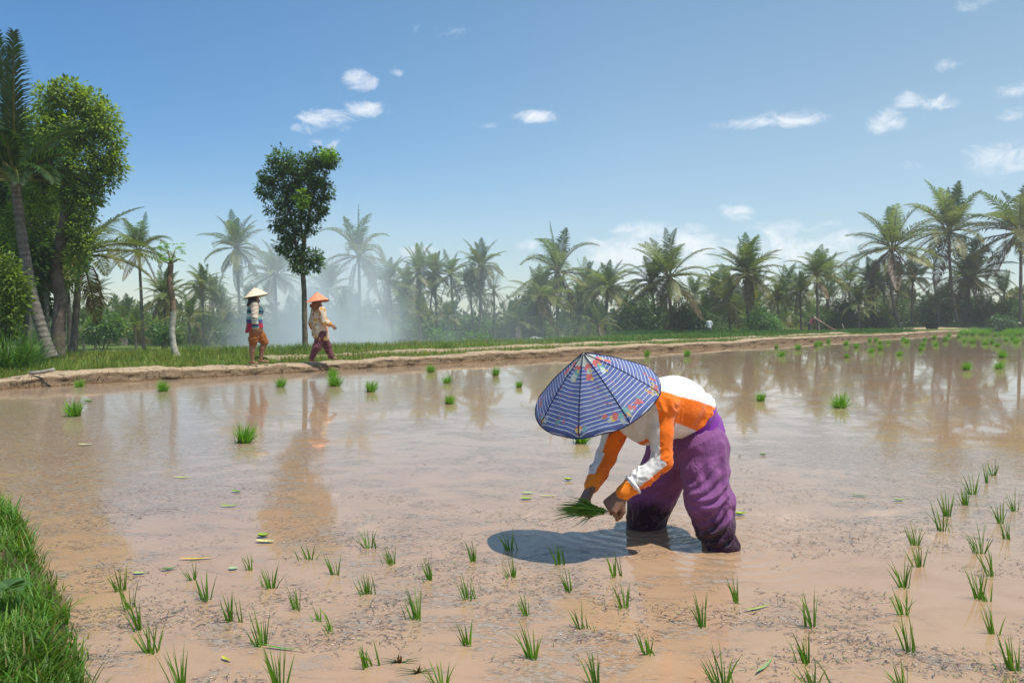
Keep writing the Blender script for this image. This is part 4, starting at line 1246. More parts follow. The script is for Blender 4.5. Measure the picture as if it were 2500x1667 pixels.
# ================================================================== palms
def crown_mesh(seed, nf=22, L=3.4, nl=34, lw=.055, dead=2, up_=1.0, droop=1.0, lo_el=-38, wind=0.12, young=3):
    """A coconut palm's crown about its origin: arching fronds whose leaflets hang from a curved midrib."""
    r = np.random.default_rng(seed); A = Acc()
    for i in range(nf):
        t = i / (nf - 1)
        az = i * 2.39996 + r.normal(0, .2)
        if i < young: el = math.radians(r.uniform(72, 88) * up_); Lf = L * r.uniform(.78, 1.0); dr = r.uniform(.15, .5)
        else:
            el = math.radians((76 - (76 - lo_el) * ((i - young) / max(1, nf - young - 1)) ** .95) * up_ + r.normal(0, 6)); Lf = L * r.uniform(.88, 1.1); dr = droop * r.uniform(.75, 1.25)
        is_dead = i >= nf - dead
        if is_dead: el = math.radians(r.uniform(-70, -45)); dr = .35
        green_ = V(.155, .205, .055) * r.uniform(.6, 1.35)
        if i < young + 2: green_ = V(.105, .175, .040) * r.uniform(.8, 1.2)
        if t > .62: green_ = green_ * .55 + V(.26, .21, .045) * .45 * r.uniform(.4, 1.4)
        if is_dead: green_ = V(.20, .125, .06) * r.uniform(.7, 1.2)
        rib = V(.22, .20, .06) if not is_dead else V(.2, .13, .07)
        # midrib curve
        ns = 12; p = V(0, 0, 0) + V(math.cos(az), math.sin(az), 0) * .08; e = el; pts = [p]
        for k in range(ns):
            s = (k + .5) / ns
            e_ = el - dr * (s ** 1.6) * (1.15 if el > 0 else .75) * (0.55 + .45 * math.cos(el))
            d = V(math.cos(az) * math.cos(e_) + wind * s, math.sin(az) * math.cos(e_), math.sin(e_))
            p = p + unit(d) * Lf / ns; pts.append(p)
        pts = np.array(pts)
        A.tube(pts, np.linspace(.045, .008, len(pts)), 4, rib, cap=False)
        tt = np.linspace(.14, .995, nl); f_ = tt * ns; i0 = np.minimum(f_.astype(int), ns - 1); fr = (f_ - i0)[:, None]
        P_ = pts[i0] * (1 - fr) + pts[i0 + 1] * fr; T_ = pts[i0 + 1] - pts[i0]; T_ /= np.linalg.norm(T_, axis=1, keepdims=True)
        side0 = np.cross(T_, V(0, 0, 1)); nn_ = np.linalg.norm(side0, axis=1, keepdims=True); hz = V(-math.sin(az), math.cos(az), 0)
        side0 = np.where(nn_ > .25, side0 / np.maximum(nn_, 1e-6), hz)
        upv = np.cross(side0, T_)
        roll = r.normal(0, .22)
        ll = L * .255 * (np.sin(np.clip(tt * 1.02, 0, 1) ** .75 * math.pi * .93 + .2) ** .8 * .9 + .12) * r.uniform(.85, 1.1)
        hang = .35 if not is_dead else 1.0
        for sg in (-1, 1):
            sd_ = side0 * math.cos(roll) + upv * math.sin(roll) * sg
            d1 = T_ * .62 + sd_ * sg * .85 + upv * .22 + r.normal(0, .08, (nl, 3)); d1 /= np.linalg.norm(d1, axis=1, keepdims=True)
            d2 = d1 * .8 + V(0, 0, -1) * (hang + .35 * r.random((nl, 1))) + T_ * .15; d2 /= np.linalg.norm(d2, axis=1, keepdims=True)
            m1 = P_ + d1 * ll[:, None] * .45; m2 = m1 + d2 * ll[:, None] * .55
            wn = np.cross(d1, upv); wn /= np.maximum(np.linalg.norm(wn, axis=1, keepdims=True), 1e-6); w_ = wn * lw * .5
            vv = np.stack([P_ - w_ * .5, P_ + w_ * .5, m1 + w_, m1 - w_, m2], 1).reshape(-1, 3)
            b = np.arange(nl)[:, None] * 5
            cc = np.tile(green_, (nl, 1)) * r.uniform(.75, 1.25, (nl, 1))
            A.add(vv, b + np.array([[0, 1, 2, 3]]), b + np.array([[3, 2, 4]]), np.repeat(cc, 5, 0))
    # fibrous heart and a few nuts
    return A


def crown(seed, **kw):
    return crown_mesh(seed, **kw).mesh("crown", M_PALM, False)


CROWNS = [crown(100 + k, nf=(30, 27, 32, 26, 30, 28)[k], nl=38, lw=.065, droop=(1.0, 1.25, .85, 1.1, 1.35, .95)[k], lo_el=(-38, -30, -45, -25, -48, -35)[k], dead=(2, 1, 3, 0, 4, 1)[k], wind=(.1, .18, .05, .2, .12, -.05)[k]) for k in range(6)] + [crown(110 + k, nf=int(rng.integers(19, 31)), nl=38, lw=rng.uniform(.05, .07), droop=rng.uniform(.8, 1.5), lo_el=rng.uniform(-52, -20), dead=int(rng.integers(0, 6)), wind=rng.uniform(-.2, .3), young=int(rng.integers(2, 5))) for k in range(6)]
LOWC = [crown(140 + k, nf=16, droop=.9, lo_el=-15, dead=(1, 0)[k], young=5) for k in range(2)]
WISP = crown(160, nf=15, nl=20, lw=.03, droop=1.5, dead=5, lo_el=-50)
M_NUT = simple_mat("coconut_husk", (.16, .13, .045), .6, .3, 8, .6)


def trunk_acc(base, top, r0, r1, bow=0.0, seg=8, col=V(.17, .14, .11), rings=True, nseg=22):
    A = Acc(); t = np.linspace(0, 1, nseg)
    d = top - base; side = unit(np.cross(d, V(0, 1, 0)))
    pts = base + t[:, None] * d + side * (np.sin(t * math.pi) * bow)[:, None]
    # leaning palms rise steeply at the top
    rad = r0 + (r1 - r0) * t ** .8; rad[0] *= 1.45; rad[1] *= 1.12
    c = np.tile(col, (nseg, 1)) * (0.75 + .5 * rng.random((nseg, 1)))
    A.tube(pts, rad, seg, c, wob=.04)
    return A


def palm(label, uc, vc, ub, d, L, k, group="palms beyond the field", bow=0.0, rot=None, low=False, mesh=None, name="palm_tree", r=.14, dy=0.0, nuts=False):
    """uc, vc: the crown's heart in the photo; ub: foot of the trunk; d: distance; L: half the crown's width in photo pixels."""
    sc = (L / F * d) / 2.45
    top = P(uc, vc, d)
    b = P(ub, 800, d + dy); b[2] = float(terrain(b[0], b[1])) - .08
    root = thing(name, label, "palm tree", b, group)
    me = mesh or (LOWC if low else CROWNS)[k % 2 if low else (k + 6 * int(rng.integers(0, 2)))]
    A = trunk_acc(V(0, 0, 0), top - b, r * sc ** .5 * 1.05, r * .72 * sc ** .5, bow)
    link("trunk", A.mesh("trunk", M_BARK), root)
    c = link("crown", me, root, top - b)
    c.scale = tuple(sc * rng.uniform(.86, 1.14, 3)); c.rotation_euler = (rng.normal(0, .10), rng.normal(0, .10), rot if rot is not None else rng.uniform(0, 6.28))
    if nuts:
        A = Acc()
        for i in range(7):
            a = i * .9; o = V(math.cos(a) * .22, math.sin(a) * .22, -.25 - .1 * (i % 2)); th = np.linspace(0, math.pi, 7)
            A.tube(o + np.stack([0 * th, 0 * th, np.cos(th) * .13], 1), np.sin(th) * .11 + .002, 8, V(.16, .13, .045))
        link("coconuts", A.mesh("coconuts", M_NUT), root, top - b)
    return root


PALMS = [
    # uc, vc, ub, d, L, kind, bow, label
    (339, 612, 351, 62, 74, 4, 0, "palm with yellow drooping fronds behind the stripped whitish tree, leftmost tall far palm"),
    (227, 722, 233, 60, 44, 1, 0, "small dark palm low between the big leafy tree and the stripped whitish tree"),
    (201, 795, 205, 56, 34, 3, 0, "squat palm bush at the foot of the small dark palm, left of the field"),
    (330, 800, 332, 58, 36, 0, 0, "squat palm bush between the small dark palm and the yellow drooping palm"),
    (400, 722, 404, 60, 52, 2, 0, "dark palm directly behind the stripped whitish tree's trunk"),
    (494, 700, 497, 58, 48, 1, 0, "dark palm with an upright tuft right of the stripped whitish tree"),
    (540, 752, 545, 58, 46, 3, 0, "low palm with pale arching fronds left of the sweater walker's hat"),
    (462, 772, 464, 55, 42, 4, 0, "low yellowing palm at the field edge between two dark palms"),
    (577, 606, 590, 66, 68, 0, 0, "tall slender palm left of the lone leafy tree, just left of the smoke"),
    (672, 672, 676, 64, 66, 1, 0, "palm veiled by smoke behind the lone leafy tree's trunk"),
    (612, 752, 616, 64, 44, 5, 0, "low palm in thin smoke behind the sweater walker"),
    (876, 626, 880, 66, 90, 2, 0, "widest palm in the smoke, right of the lone leafy tree"),
    (800, 712, 806, 64, 62, 3, 0, "lower palm in the smoke behind the orange hat"),
    (950, 690, 962, 68, 62, 4, 0, "palm with yellow drooping fronds right of the widest smoky palm"),
    (1021, 665, 1028, 70, 54, 0, 0, "tall palm in the middle group, first of its dense row from the left"),
    (1060, 668, 1069, 72, 48, 5, 0, "slim palm second from the left in the middle row"),
    (1101, 672, 1122, 70, 56, 2, .15, "palm with a strongly slanting trunk in the middle row"),
    (1146, 698, 1160, 72, 44, 1, 0, "shorter palm squeezed beside the slanting trunk in the middle row"),
    (1174, 650, 1170, 70, 58, 0, 0, "tall open-crowned palm at the right end of the middle row"),
    (1024, 765, 1026, 66, 38, 3, 0, "young low palm under the first tall palm of the middle row"),
    (1093, 776, 1095, 66, 40, 1, 0, "young low palm under the slanting palm of the middle row"),
    (940, 778, 941, 66, 38, 0, 0, "young low palm at the right edge of the thick smoke"),
    (1361, 664, 1366, 72, 88, 2, .1, "big bushy palm above the striped conical hat, tallest in the centre"),
    (1317, 730, 1325, 68, 66, 5, 0, "palm leaning its fronds left, in front of the big bushy central palm"),
    (1268, 790, 1272, 66, 44, 4, 0, "low palm with hanging dry fronds left of the central palms"),
    (1486, 704, 1474, 70, 64, 1, 0, "medium palm just right of the big bushy central palm"),
    (1415, 725, 1418, 84, 34, 0, 0, "small far palm in the gap right of the big bushy central palm"),
    (1462, 792, 1464, 66, 44, 4, 0, "low palm with yellow fronds under the medium central palm"),
    (1634, 676, 1653, 72, 84, 0, .25, "tall palm with a bent trunk beside the thatched hut"),
    (1590, 690, 1606, 74, 66, 4, 0, "darker palm overlapping the bent-trunk palm on its left"),
    (1727, 762, 1730, 74, 42, 4, 0, "low yellowish palm behind the white-shirted person"),
    (1780, 740, 1783, 78, 46, 1, 0, "palm with brown hanging fronds left behind the tall dark palm"),
    (1822, 668, 1832, 74, 86, 2, .1, "tall dark palm with spreading crown right of the white-shirted person"),
    (1899, 724, 1900, 80, 44, 3, 0, "small palm with a bare thin trunk right of the tall dark palm"),
    (1954, 712, 1956, 82, 40, 5, 0, "slim palm left behind the palm by the bamboo poles"),
    (1994, 672, 1998, 78, 66, 4, 0, "palm with brown hanging fronds behind the bamboo poles"),
    (2096, 742, 2098, 80, 42, 3, 0, "short palm standing in the gap of pale sky on the right"),
    (2130, 694, 2135, 84, 50, 1, 0, "thin palm left behind the tall curving palm"),
    (2179, 606, 2200, 82, 94, 0, .55, "tall palm with a curving trunk and upright tuft on the right"),
    (2228, 680, 2226, 88, 56, 4, 0, "dark palm tucked behind the tall curving palm's right side"),
    (2317, 566, 2340, 88, 96, 5, .3, "tallest inner palm on the right with a ringed trunk and wide crown"),
    (2366, 676, 2366, 90, 84, 2, 0, "dark palm with dense lower crown left of the palm at the frame edge"),
    (2493, 566, 2491, 86, 104, 2, 0, "tall palm at the right-hand edge of the photo"),
    (2290, 742, 2292, 88, 40, 3, 0, "low palm beside the ringed trunk on the right"),
    (2452, 716, 2450, 92, 48, 3, 0, "broad-leaved low palm near the right-hand edge"),
]
for (uc, vc, ub, d, L, k, bow, lab) in PALMS:
    lowp = lab.startswith(("squat", "young", "low ", "low,", "broad"))
    palm(lab, uc, vc, ub, d, L, k, bow=bow, low=lowp, nuts=("tall" in lab or "big" in lab))
palm("wispy bare palm with thin brown fronds at the right end of the middle row", 1206, 712, 1208, 70, 48, 0, mesh=WISP)

# the close palm with a leaning ringed trunk, far left
d = 20.0
b = P(124, 872, d); b[2] = .10
root = thing("palm_tree", "near coconut palm with a thick curved grey trunk at the left edge", "palm tree", b)
px_ = [(124, 874), (112, 838), (97, 788), (80, 727), (68, 665), (58, 606), (49, 545), (42, 485), (37, 448)]
pts = np.array([P(u, v, d) for u, v in px_]) - b
tq = np.linspace(0, len(pts) - 1, 120); pts = np.stack([np.interp(tq, np.arange(len(pts)), pts[:, k]) for k in range(3)], 1)
for _ in range(30): pts[1:-1] = (pts[:-2] + 2 * pts[1:-1] + pts[2:]) / 4
tt = np.linspace(0, 1, 120); rad = .135 + .06 * np.exp(-tt * 12) - .02 * tt + .006 * np.sin(tt * 190); cc = np.tile(V(.19, .165, .14), (120, 1)) * (.78 + .28 * (np.sin(tt * 190) > -.2))[:, None] * (.8 + .4 * rng.random((120, 1)))
A = Acc(); A.tube(pts, rad, 14, cc, wob=.03); link("trunk", A.mesh("trunk", M_BARK), root)
r_ = np.random.default_rng(5); heart = P(37, 440, d)
A = Acc()
fr_spec = [(-1.7, 86, .25), (-1.05, 66, .12), (.2, 60, .7), (-.2, 40, 1.1), (.5, 28, 1.35), (-.6, 22, 1.3), (1.2, 62, .8), (2.4, 55, .9), (3.1, 40, 1.0), (3.6, 18, 1.1), (-2.5, 42, 1.0), (-1.2, 50, 1.0), (-1.0, 12, 1.0), (1.8, 30, 1.0), (2.8, 5, 1.0), (-2.0, 66, .5), (4.4, 30, 1.0), (.05, 5, .9)]
for (az, el, dr) in fr_spec:
    el = math.radians(el); Lf = 4.0 * r_.uniform(.9, 1.05) * (.86 if el > 1.1 else (.80 if math.cos(az) < .3 else .50)); ns = 16; p = V(math.cos(az), math.sin(az), 0) * .07; pts = [p]
    for k in range(ns):
        s = (k + .5) / ns; e_ = el - dr * s ** 1.5
        p = p + unit(V(math.cos(az) * math.cos(e_) + .05 * s, math.sin(az) * math.cos(e_), math.sin(e_))) * Lf / ns; pts.append(p)
    pts = np.array(pts); A.tube(pts, np.linspace(.045, .008, ns + 1), 6, np.linspace(V(.28, .26, .06), V(.10, .14, .03), ns + 1), cap=False)
    nl = 92; tt = np.linspace(.16, .995, nl); f_ = tt * ns; i0 = np.minimum(f_.astype(int), ns - 1); fr = (f_ - i0)[:, None]
    P_ = pts[i0] * (1 - fr) + pts[i0 + 1] * fr; T_ = pts[i0 + 1] - pts[i0]; T_ /= np.linalg.norm(T_, axis=1, keepdims=True)
    hz = V(-math.sin(az), math.cos(az), 0); upv = np.cross(T_, np.tile(hz, (nl, 1))) * -1; upv = np.where(upv[:, 2:] < 0, -upv, upv)
    ll = .60 * (np.sin(np.clip(tt, 0, 1) ** .8 * math.pi * .9 + .22) ** .8 * .9 + .12)
    g0 = V(.040, .085, .022) * r_.uniform(.7, 1.3)
    for sg in (-1, 1):
        d1 = T_ * .85 + hz * sg * .66 + upv * .22 + r_.normal(0, .06, (nl, 3)); d1 /= np.linalg.norm(d1, axis=1, keepdims=True)
        d2 = d1 * .85 + V(0, 0, -1) * (.3 + .3 * r_.random((nl, 1))); d2 /= np.linalg.norm(d2, axis=1, keepdims=True)
        m1 = P_ + d1 * ll[:, None] * .5; m2 = m1 + d2 * ll[:, None] * .5
        wn = np.cross(d1, upv); wn /= np.linalg.norm(wn, axis=1, keepdims=True); w_ = wn * .016
        A.add(np.stack([P_ - w_ * .5, P_ + w_ * .5, m1 + w_, m1 - w_, m2], 1).reshape(-1, 3), np.arange(nl)[:, None] * 5 + np.array([[0, 1, 2, 3]]), np.arange(nl)[:, None] * 5 + np.array([[3, 2, 4]]), np.repeat(np.tile(g0, (nl, 1)) * r_.uniform(.75, 1.3, (nl, 1)), 5, 0))
link("crown", A.mesh("crown", M_PALM, False), root, heart - b)
# palm half hidden behind the big leafy tree
b = P(178, 850, 27); b[2] = .05
root = thing("palm_tree", "palm with fronds reach out to the right from behind the big leafy tree", "palm tree", b)
top = P(196, 620, 27) - b
link("trunk", trunk_acc(V(0, 0, 0), top, .13, .10).mesh("trunk", M_BARK), root)
c = link("crown", crown(171, nf=20, L=3.1, nl=44, lw=.05, lo_el=-30, dead=2, droop=1.0, wind=.15, young=2, up_=.8), root, top)
c.scale = (.92, .92, .86); c.rotation_euler = (0, 0, 2.0)

# ================================================================== broadleaf trees
def leaf_cloud(A, lumps, density, size, base, rg, clump=.22, var=.35, bright=None, flat=.6):
    """Leaves gathered in clumps all through the shell of every lump. lumps: (centre, radii)."""
    for (c, r) in lumps:
        r = np.asarray(r, float); area = (r[0] * r[2] + r[0] * r[1] + r[1] * r[2]) / 3 * 4 * math.pi
        ncl = max(4, int(area * density))
        dv = rg.normal(size=(ncl, 3)); dv /= np.linalg.norm(dv, axis=1, keepdims=True)
        rad_ = 1 - .55 * rg.random(ncl) ** 1.8
        bump_ = .78 + .44 * fbm(dv * 2.3 + c, 9, 2)
        cc = c + dv * r * (rad_ * bump_)[:, None]
        m_ = 13
        ctr = np.repeat(cc, m_, 0); out_ = np.repeat(dv, m_, 0)
        off = rg.normal(0, 1, (ncl * m_, 3)); off /= np.maximum(np.linalg.norm(off, axis=1, keepdims=True), .3); off *= (clump * rg.random((ncl * m_, 1)) ** .5)
        p = ctr + off; nn_ = len(p)
        d = unit_rows(off * 1.2 + out_ * clump * .9 + V(0, 0, -.45) * clump + rg.normal(0, .25 * clump, (nn_, 3)))
        up_ = unit_rows(V(0, 0, .62) + rg.normal(0, .55, (nn_, 3)) * flat + out_ * .85)
        sd_ = unit_rows(np.cross(d, up_)); s_ = size * rg.uniform(.6, 1.25, (nn_, 1))
        mid = p + d * s_ * .5 - up_ * s_ * .05
        vv = np.stack([p, mid + sd_ * s_ * .24, p + d * s_, mid - sd_ * s_ * .24], 1).reshape(-1, 3)
        ccol = base * np.repeat(rg.uniform(1 - var, 1 + var, (ncl, 1)), m_, 0) * rg.uniform(.75, 1.25, (nn_, 1))
        if bright is not None:
            k = np.repeat(rg.random(ncl) < bright[1], m_); ccol[k] = bright[0] * rg.uniform(.8, 1.2, (k.sum(), 1))
        A.add(vv, np.arange(nn_)[:, None] * 4 + np.array([[0, 1, 2, 3]]), None, np.repeat(ccol, 4, 0))


def unit_rows(a): return a / np.maximum(np.linalg.norm(a, axis=1, keepdims=True), 1e-9)


def limb(A, pts, r0, r1, col=V(.13, .10, .075), n_=14):
    pts = np.asarray(pts, float); t = np.linspace(0, len(pts) - 1, n_)
    q = np.stack([np.interp(t, np.arange(len(pts)), pts[:, k]) for k in range(3)], 1)
    for _ in range(2): q[1:-1] = (q[:-2] + 2 * q[1:-1] + q[2:]) / 4
    A.tube(q, np.linspace(r0, r1, n_) , 9, np.tile(col, (n_, 1)) * (.75 + .5 * rng.random((n_, 1))), wob=.05)


def lumps_px(lst, d, b, dep=.8):
    o = []
    for it in lst:
        u, v, ru = it[:3]; rv = it[3] if len(it) > 3 else ru; dd = it[4] if len(it) > 4 else 0
        k = d / F
        o.append((P(u, v, d + dd) - b, V(ru * k, ru * k * dep, rv * k)))
    return o


rg = np.random.default_rng(21)
# the lone slender tree on the field edge
d = 28.7; b = P(745, 856, d); b[2] = .10
root = thing("tree", "lone slender tree with an upswept dark green crown rising behind the two walkers", "tree", b)
q = lambda u, v, dd=0: P(u, v, d + dd) - b
A = Acc()
limb(A, [V(0, 0, 0), q(744, 800), q(743, 740), q(742, 700), q(738, 655)], .105, .085, V(.15, .115, .08), 24)
for path, r0, r1 in (([q(738, 655), q(742, 600), q(748, 550), q(760, 505), q(768, 460), q(782, 420)], .08, .02), ([q(738, 655), q(722, 600), q(712, 540), q(700, 480), q(690, 420)], .07, .02), ([q(712, 545), q(690, 515), q(668, 480)], .035, .012),
                     ([q(742, 610), q(735, 560), q(734, 480), q(736, 410)], .05, .015), ([q(752, 540), q(772, 530), q(790, 505)], .03, .01), ([q(700, 500), q(680, 450), q(660, 430)], .03, .01), ([q(768, 470), q(785, 440), q(800, 410)], .025, .01)):
    limb(A, path, r0, r1, V(.12, .09, .065))
link("trunk", A.mesh("trunk", M_BARK), root)
A = Acc()
lp = lumps_px([(690, 392, 34, 32), (660, 432, 30, 26), (648, 465, 24, 26), (705, 440, 34, 34), (740, 408, 38, 32), (785, 388, 34, 26), (808, 392, 22, 18), (765, 432, 36, 34), (735, 470, 36, 32), (690, 485, 30, 26), (775, 475, 28, 28), (800, 468, 14, 22), (715, 525, 32, 28), (755, 520, 30, 26), (787, 505, 18, 16),
                (680, 545, 24, 20), (705, 570, 30, 26), (735, 560, 24, 22), (690, 600, 22, 20), (716, 615, 26, 24), (740, 620, 20, 18), (765, 628, 24, 20), (735, 648, 26, 18), (770, 645, 18, 14), (768, 560, 10, 12), (662, 510, 14, 12)], d, b, .9)
lp = [(c_, r_ * .86) for c_, r_ in lp]
leaf_cloud(A, lp, 36, .13, V(.062, .128, .028), rg, .16, .55, (V(.12, .22, .035), .25))
leaf_cloud(A, lumps_px([(800, 378, 13, 12), (740, 482, 13, 15), (738, 500, 8, 8)], d - .4, b, 1), 60, .13, V(.20, .36, .02), rg, .13, .2)
link("crown", A.mesh("crown", M_LEAF, False), root)

# the big leafy tree on the left
d = 23.0; b = P(142, 864, d); b[2] = .08
root = thing("tree", "big leafy tree with a sinuous trunk and tall sunlit crown at the left", "tree", b)
q = lambda u, v, dd=0: P(u, v, d + dd) - b
A = Acc()
limb(A, [V(0, 0, 0), q(143, 790), q(150, 735), q(140, 690), q(137, 650), q(146, 600), q(157, 550), q(160, 510), q(157, 470)], .20, .13, V(.16, .12, .10), 40)
for path, r0, r1 in (([q(157, 480), q(165, 420), q(185, 350), q(205, 290), q(200, 240)], .12, .03), ([q(157, 475), q(130, 420), q(110, 340), q(120, 260)], .09, .02), ([q(170, 410), q(220, 380), q(265, 370)], .05, .015), ([q(150, 600), q(185, 560), q(215, 540)], .05, .015), ([q(140, 650), q(100, 600), q(70, 540)], .07, .02)):
    limb(A, path, r0, r1)
link("trunk", A.mesh("trunk", M_BARK), root)
A = Acc()
lp = lumps_px([(170, 232, 52, 42), (215, 255, 46, 42), (130, 250, 50, 50), (255, 290, 44, 48), (200, 310, 56, 50), (275, 335, 32, 36), (150, 330, 60, 60), (250, 385, 44, 44), (285, 400, 24, 40), (200, 400, 60, 54), (130, 430, 60, 60, .6), (265, 440, 26, 26), (90, 330, 60, 80, .8), (180, 470, 50, 46),
                (205, 455, 40, 26), (225, 480, 36, 34), (200, 520, 40, 36), (190, 560, 34, 36), (205, 600, 30, 34), (185, 635, 30, 34), (165, 680, 26, 30, .5), (90, 470, 70, 70, 1), (60, 560, 80, 80, 1.4)], d, b, .95)
lp = [(c_, r_ * .80) for c_, r_ in lp]
leaf_cloud(A, lp, 44, .12, V(.17, .26, .036), rg, .20, .65, (V(.30, .40, .06), .28))
link("crown", A.mesh("crown", M_LEAF, False), root)

# dark tree behind it, filling the left edge
d = 27.0; b = P(60, 856, d); b[2] = .05
root = thing("tree", "dark shaded tree filling the gap behind the near coconut palm", "tree", b)
q = lambda u, v, dd=0: P(u, v, d + dd) - b
A = Acc()
limb(A, [V(0, 0, 0), q(70, 760), q(62, 640), q(50, 520)], .16, .07); limb(A, [q(66, 700), q(100, 640), q(120, 560)], .07, .02)
link("trunk", A.mesh("trunk", M_BARK), root)
A = Acc()
lp = lumps_px([(20, 360, 70, 80), (60, 450, 80, 80), (0, 500, 80, 90), (90, 540, 70, 70), (30, 600, 80, 80), (105, 640, 50, 70), (50, 700, 60, 60), (100, 730, 36, 50), (10, 720, 60, 70), (-60, 450, 80, 160)], d, b, .9)
leaf_cloud(A, lp, 17, .20, V(.075, .14, .026), rg, .28, .5)
link("crown", A.mesh("crown", M_LEAF, False), root)
for (u, lab, dd) in ((116, "thin straight trunk of a young tree behind the near palm's foot", 25.5), (72, "slim grey tree left of the near palm's lower trunk", 22.5), (170, "slender pale-stemmed tree just right of the big leafy tree's trunk", 30)):
    b = P(u, 858, dd); b[2] = .06
    root = thing("tree", lab, "tree", b); A = Acc()
    tp = P(u - 10, 640, dd) - b
    limb(A, [V(0, 0, 0), tp * .5 + V(.06, 0, 0), tp], .085, .05, V(.13, .12, .10)); link("trunk", A.mesh("trunk", M_BARK), root)
    A = Acc(); leaf_cloud(A, [(tp + V(0, 0, -.1), V(.5, .5, .55)), (tp + V(.2, .1, .35), V(.4, .4, .4))], 20, .17, V(.045, .095, .016), rg, .22, .4); link("crown", A.mesh("crown", M_LEAF, False), root)

# yellow-green bush at the left edge
def shrub(label, u, v, d, lumps, base, dens=30, size=.13, bright=None, cat="shrub", name="shrub", zb=None, clump=.18):
    b = P(u, v, d); b[2] = float(terrain(b[0], b[1])) - .05 if zb is None else zb
    root = thing(name, label, cat, b); A = Acc()
    for i in range(5):
        a = i * 1.26; l0, r0 = lumps_px([lumps[i % len(lumps)]], d, b)[0]
        limb(A, [V(math.cos(a) * .05, math.sin(a) * .05, 0), l0 * .5 + V(.08, 0, 0), l0], .03, .01, V(.1, .08, .05), 6)
    link("stems", A.mesh("stems", M_BARK), root)
    A = Acc(); leaf_cloud(A, lumps_px(lumps, d, b), dens, size, base, rg, clump, .4, bright); link("foliage", A.mesh("foliage", M_LEAF, False), root)
    return root


shrub("yellow-green bush at the left edge in front of the dark tree", 10, 880, 17.5, [(8, 655, 36, 30), (30, 690, 40, 34), (-10, 720, 44, 40), (32, 745, 38, 34), (10, 790, 44, 36), (-30, 660, 40, 60), (45, 715, 16, 14)], V(.125, .20, .02), 42, .10, (V(.22, .28, .03), .2), zb=.1, clump=.15)

# the pruned tree with a bare whitish trunk
d = 23.5; b = P(433, 884, d); b[2] = .09
root = thing("tree", "stripped tree with a bare whitish trunk and a small tuft of bright leaves on top", "tree", b)
q = lambda u, v, dd=0: P(u, v, d + dd) - b
A = Acc(); n_ = 40
pts = np.array([V(0, 0, 0), q(425, 850), q(419, 810), q(424, 765), q(421, 725), q(414, 690), q(417, 645)]); t = np.linspace(0, 6, n_)
pts = np.stack([np.interp(t, np.arange(7), pts[:, k]) for k in range(3)], 1)
for _ in range(4): pts[1:-1] = (pts[:-2] + 2 * pts[1:-1] + pts[2:]) / 4
cc = np.where((t < 3.2)[:, None], V(.40, .36, .31), V(.22, .15, .10)) * (.8 + .4 * rng.random((n_, 1)))
A.tube(pts, np.linspace(.088, .080, n_) + .035 * np.exp(-t * 3), 12, cc, wob=.05)
for (u, v) in ((440, 632), (400, 640), (428, 612), (410, 612)): limb(A, [pts[-1], q((u + 416) / 2, (v + 640) / 2), q(u, v)], .035, .012, V(.2, .16, .08), 6)
link("trunk", A.mesh("trunk", M_BARK), root)
A = Acc()
for i in range(44):
    c0 = q(rng.uniform(388, 448), rng.uniform(592, 640), rng.uniform(-.3, .3))
    for k in range(7):      # lobed leaf: narrow leaflets from one point
        a = k * .9 + rng.uniform(0, .3); dv = V(math.cos(a) * .8, math.sin(a) * .8, rng.uniform(-.35, .25)); L_ = rng.uniform(.09, .17); sd_ = unit(np.cross(dv, V(0, 0, 1))) * L_ * .17
        A.add([c0, c0 + dv * L_ * .55 + sd_, c0 + dv * L_ * 1.1 - V(0, 0, .02), c0 + dv * L_ * .55 - sd_], [[0, 1, 2, 3]], None, V(.19, .36, .035) * rng.uniform(.7, 1.3))
link("crown", A.mesh("crown", M_LEAF, False), root)

# tall grass clump at the left edge and tufts
def tuft(label, p, n_, h, spread, lean, base, wd=.014, seed=0, cat="grass tuft", group=None):
    r_ = np.random.default_rng(seed)
    A = Acc(); ps = r_.normal(0, spread, (n_, 3)) * V(1, 1, 0); az = np.arctan2(ps[:, 1], ps[:, 0]) + r_.normal(0, .5, n_)
    gg = np.tile(base, (n_, 1)) * r_.uniform(.6, 1.4, (n_, 1))
    A.add(*blades(ps, r_.uniform(h * .5, h, n_), r_.uniform(wd * .6, wd, n_), az, r_.uniform(.05, lean, n_), r_.uniform(.3, 1.7, n_), gg * .7, gg * 1.2, 6))
    o = link("grass_clump", A.mesh("grass_clump", M_GRASS, False), None, p)
    return tag(o, label, cat, group)


p = G(20, 905, .15)
tuft("large arching clump of tall grass at the left edge by the water", p, 620, 1.25, .26, .75, V(.085, .19, .025), .022, 1)
tuft("spreading grass clump just behind the large arching one at the left edge", G(75, 880, .15), 260, .75, .22, .8, V(.09, .18, .03), .018, 2)
for i, (u, v, h, lab) in enumerate(((735, 857, .42, "grass tuft at the lone slender tree's foot"), (690, 866, .3, "grass tuft between the two walkers behind the path"), (700, 858, .34, "longer grass tuft left of the lone tree's foot"), (470, 862, .45, "tall grass tuft right of the stripped whitish tree"), (560, 862, .36, "weedy tuft in the field left of the sweater walker"),
                                     (880, 852, .3, "grass tuft right of the orange-hatted walker beyond the path"), (1085, 848, .3, "grass tuft on the far path below the middle palms"))):
    pp = G(u, v, .15); tuft(lab, pp, 130, h * 1.2, .16, .6, V(.085, .17, .03), .016, 30 + i)
A = Acc(); p0 = G(848, 872, .2); limb(A, [V(0, 0, 0), V(.02, 0, .2), V(-.01, 0, .42)], .006, .003, V(.15, .12, .06), 6)
for k in range(5): limb(A, [V(0, 0, .1 + .07 * k), V(.05 * (-1) ** k, 0, .15 + .07 * k)], .004, .002, V(.15, .12, .06), 4)
tag(link("dry_stalk", A.mesh("dry_stalk", M_BARK), None, p0), "dry brown stalk standing on the grass strip right of the orange-hatted walker", "plant")

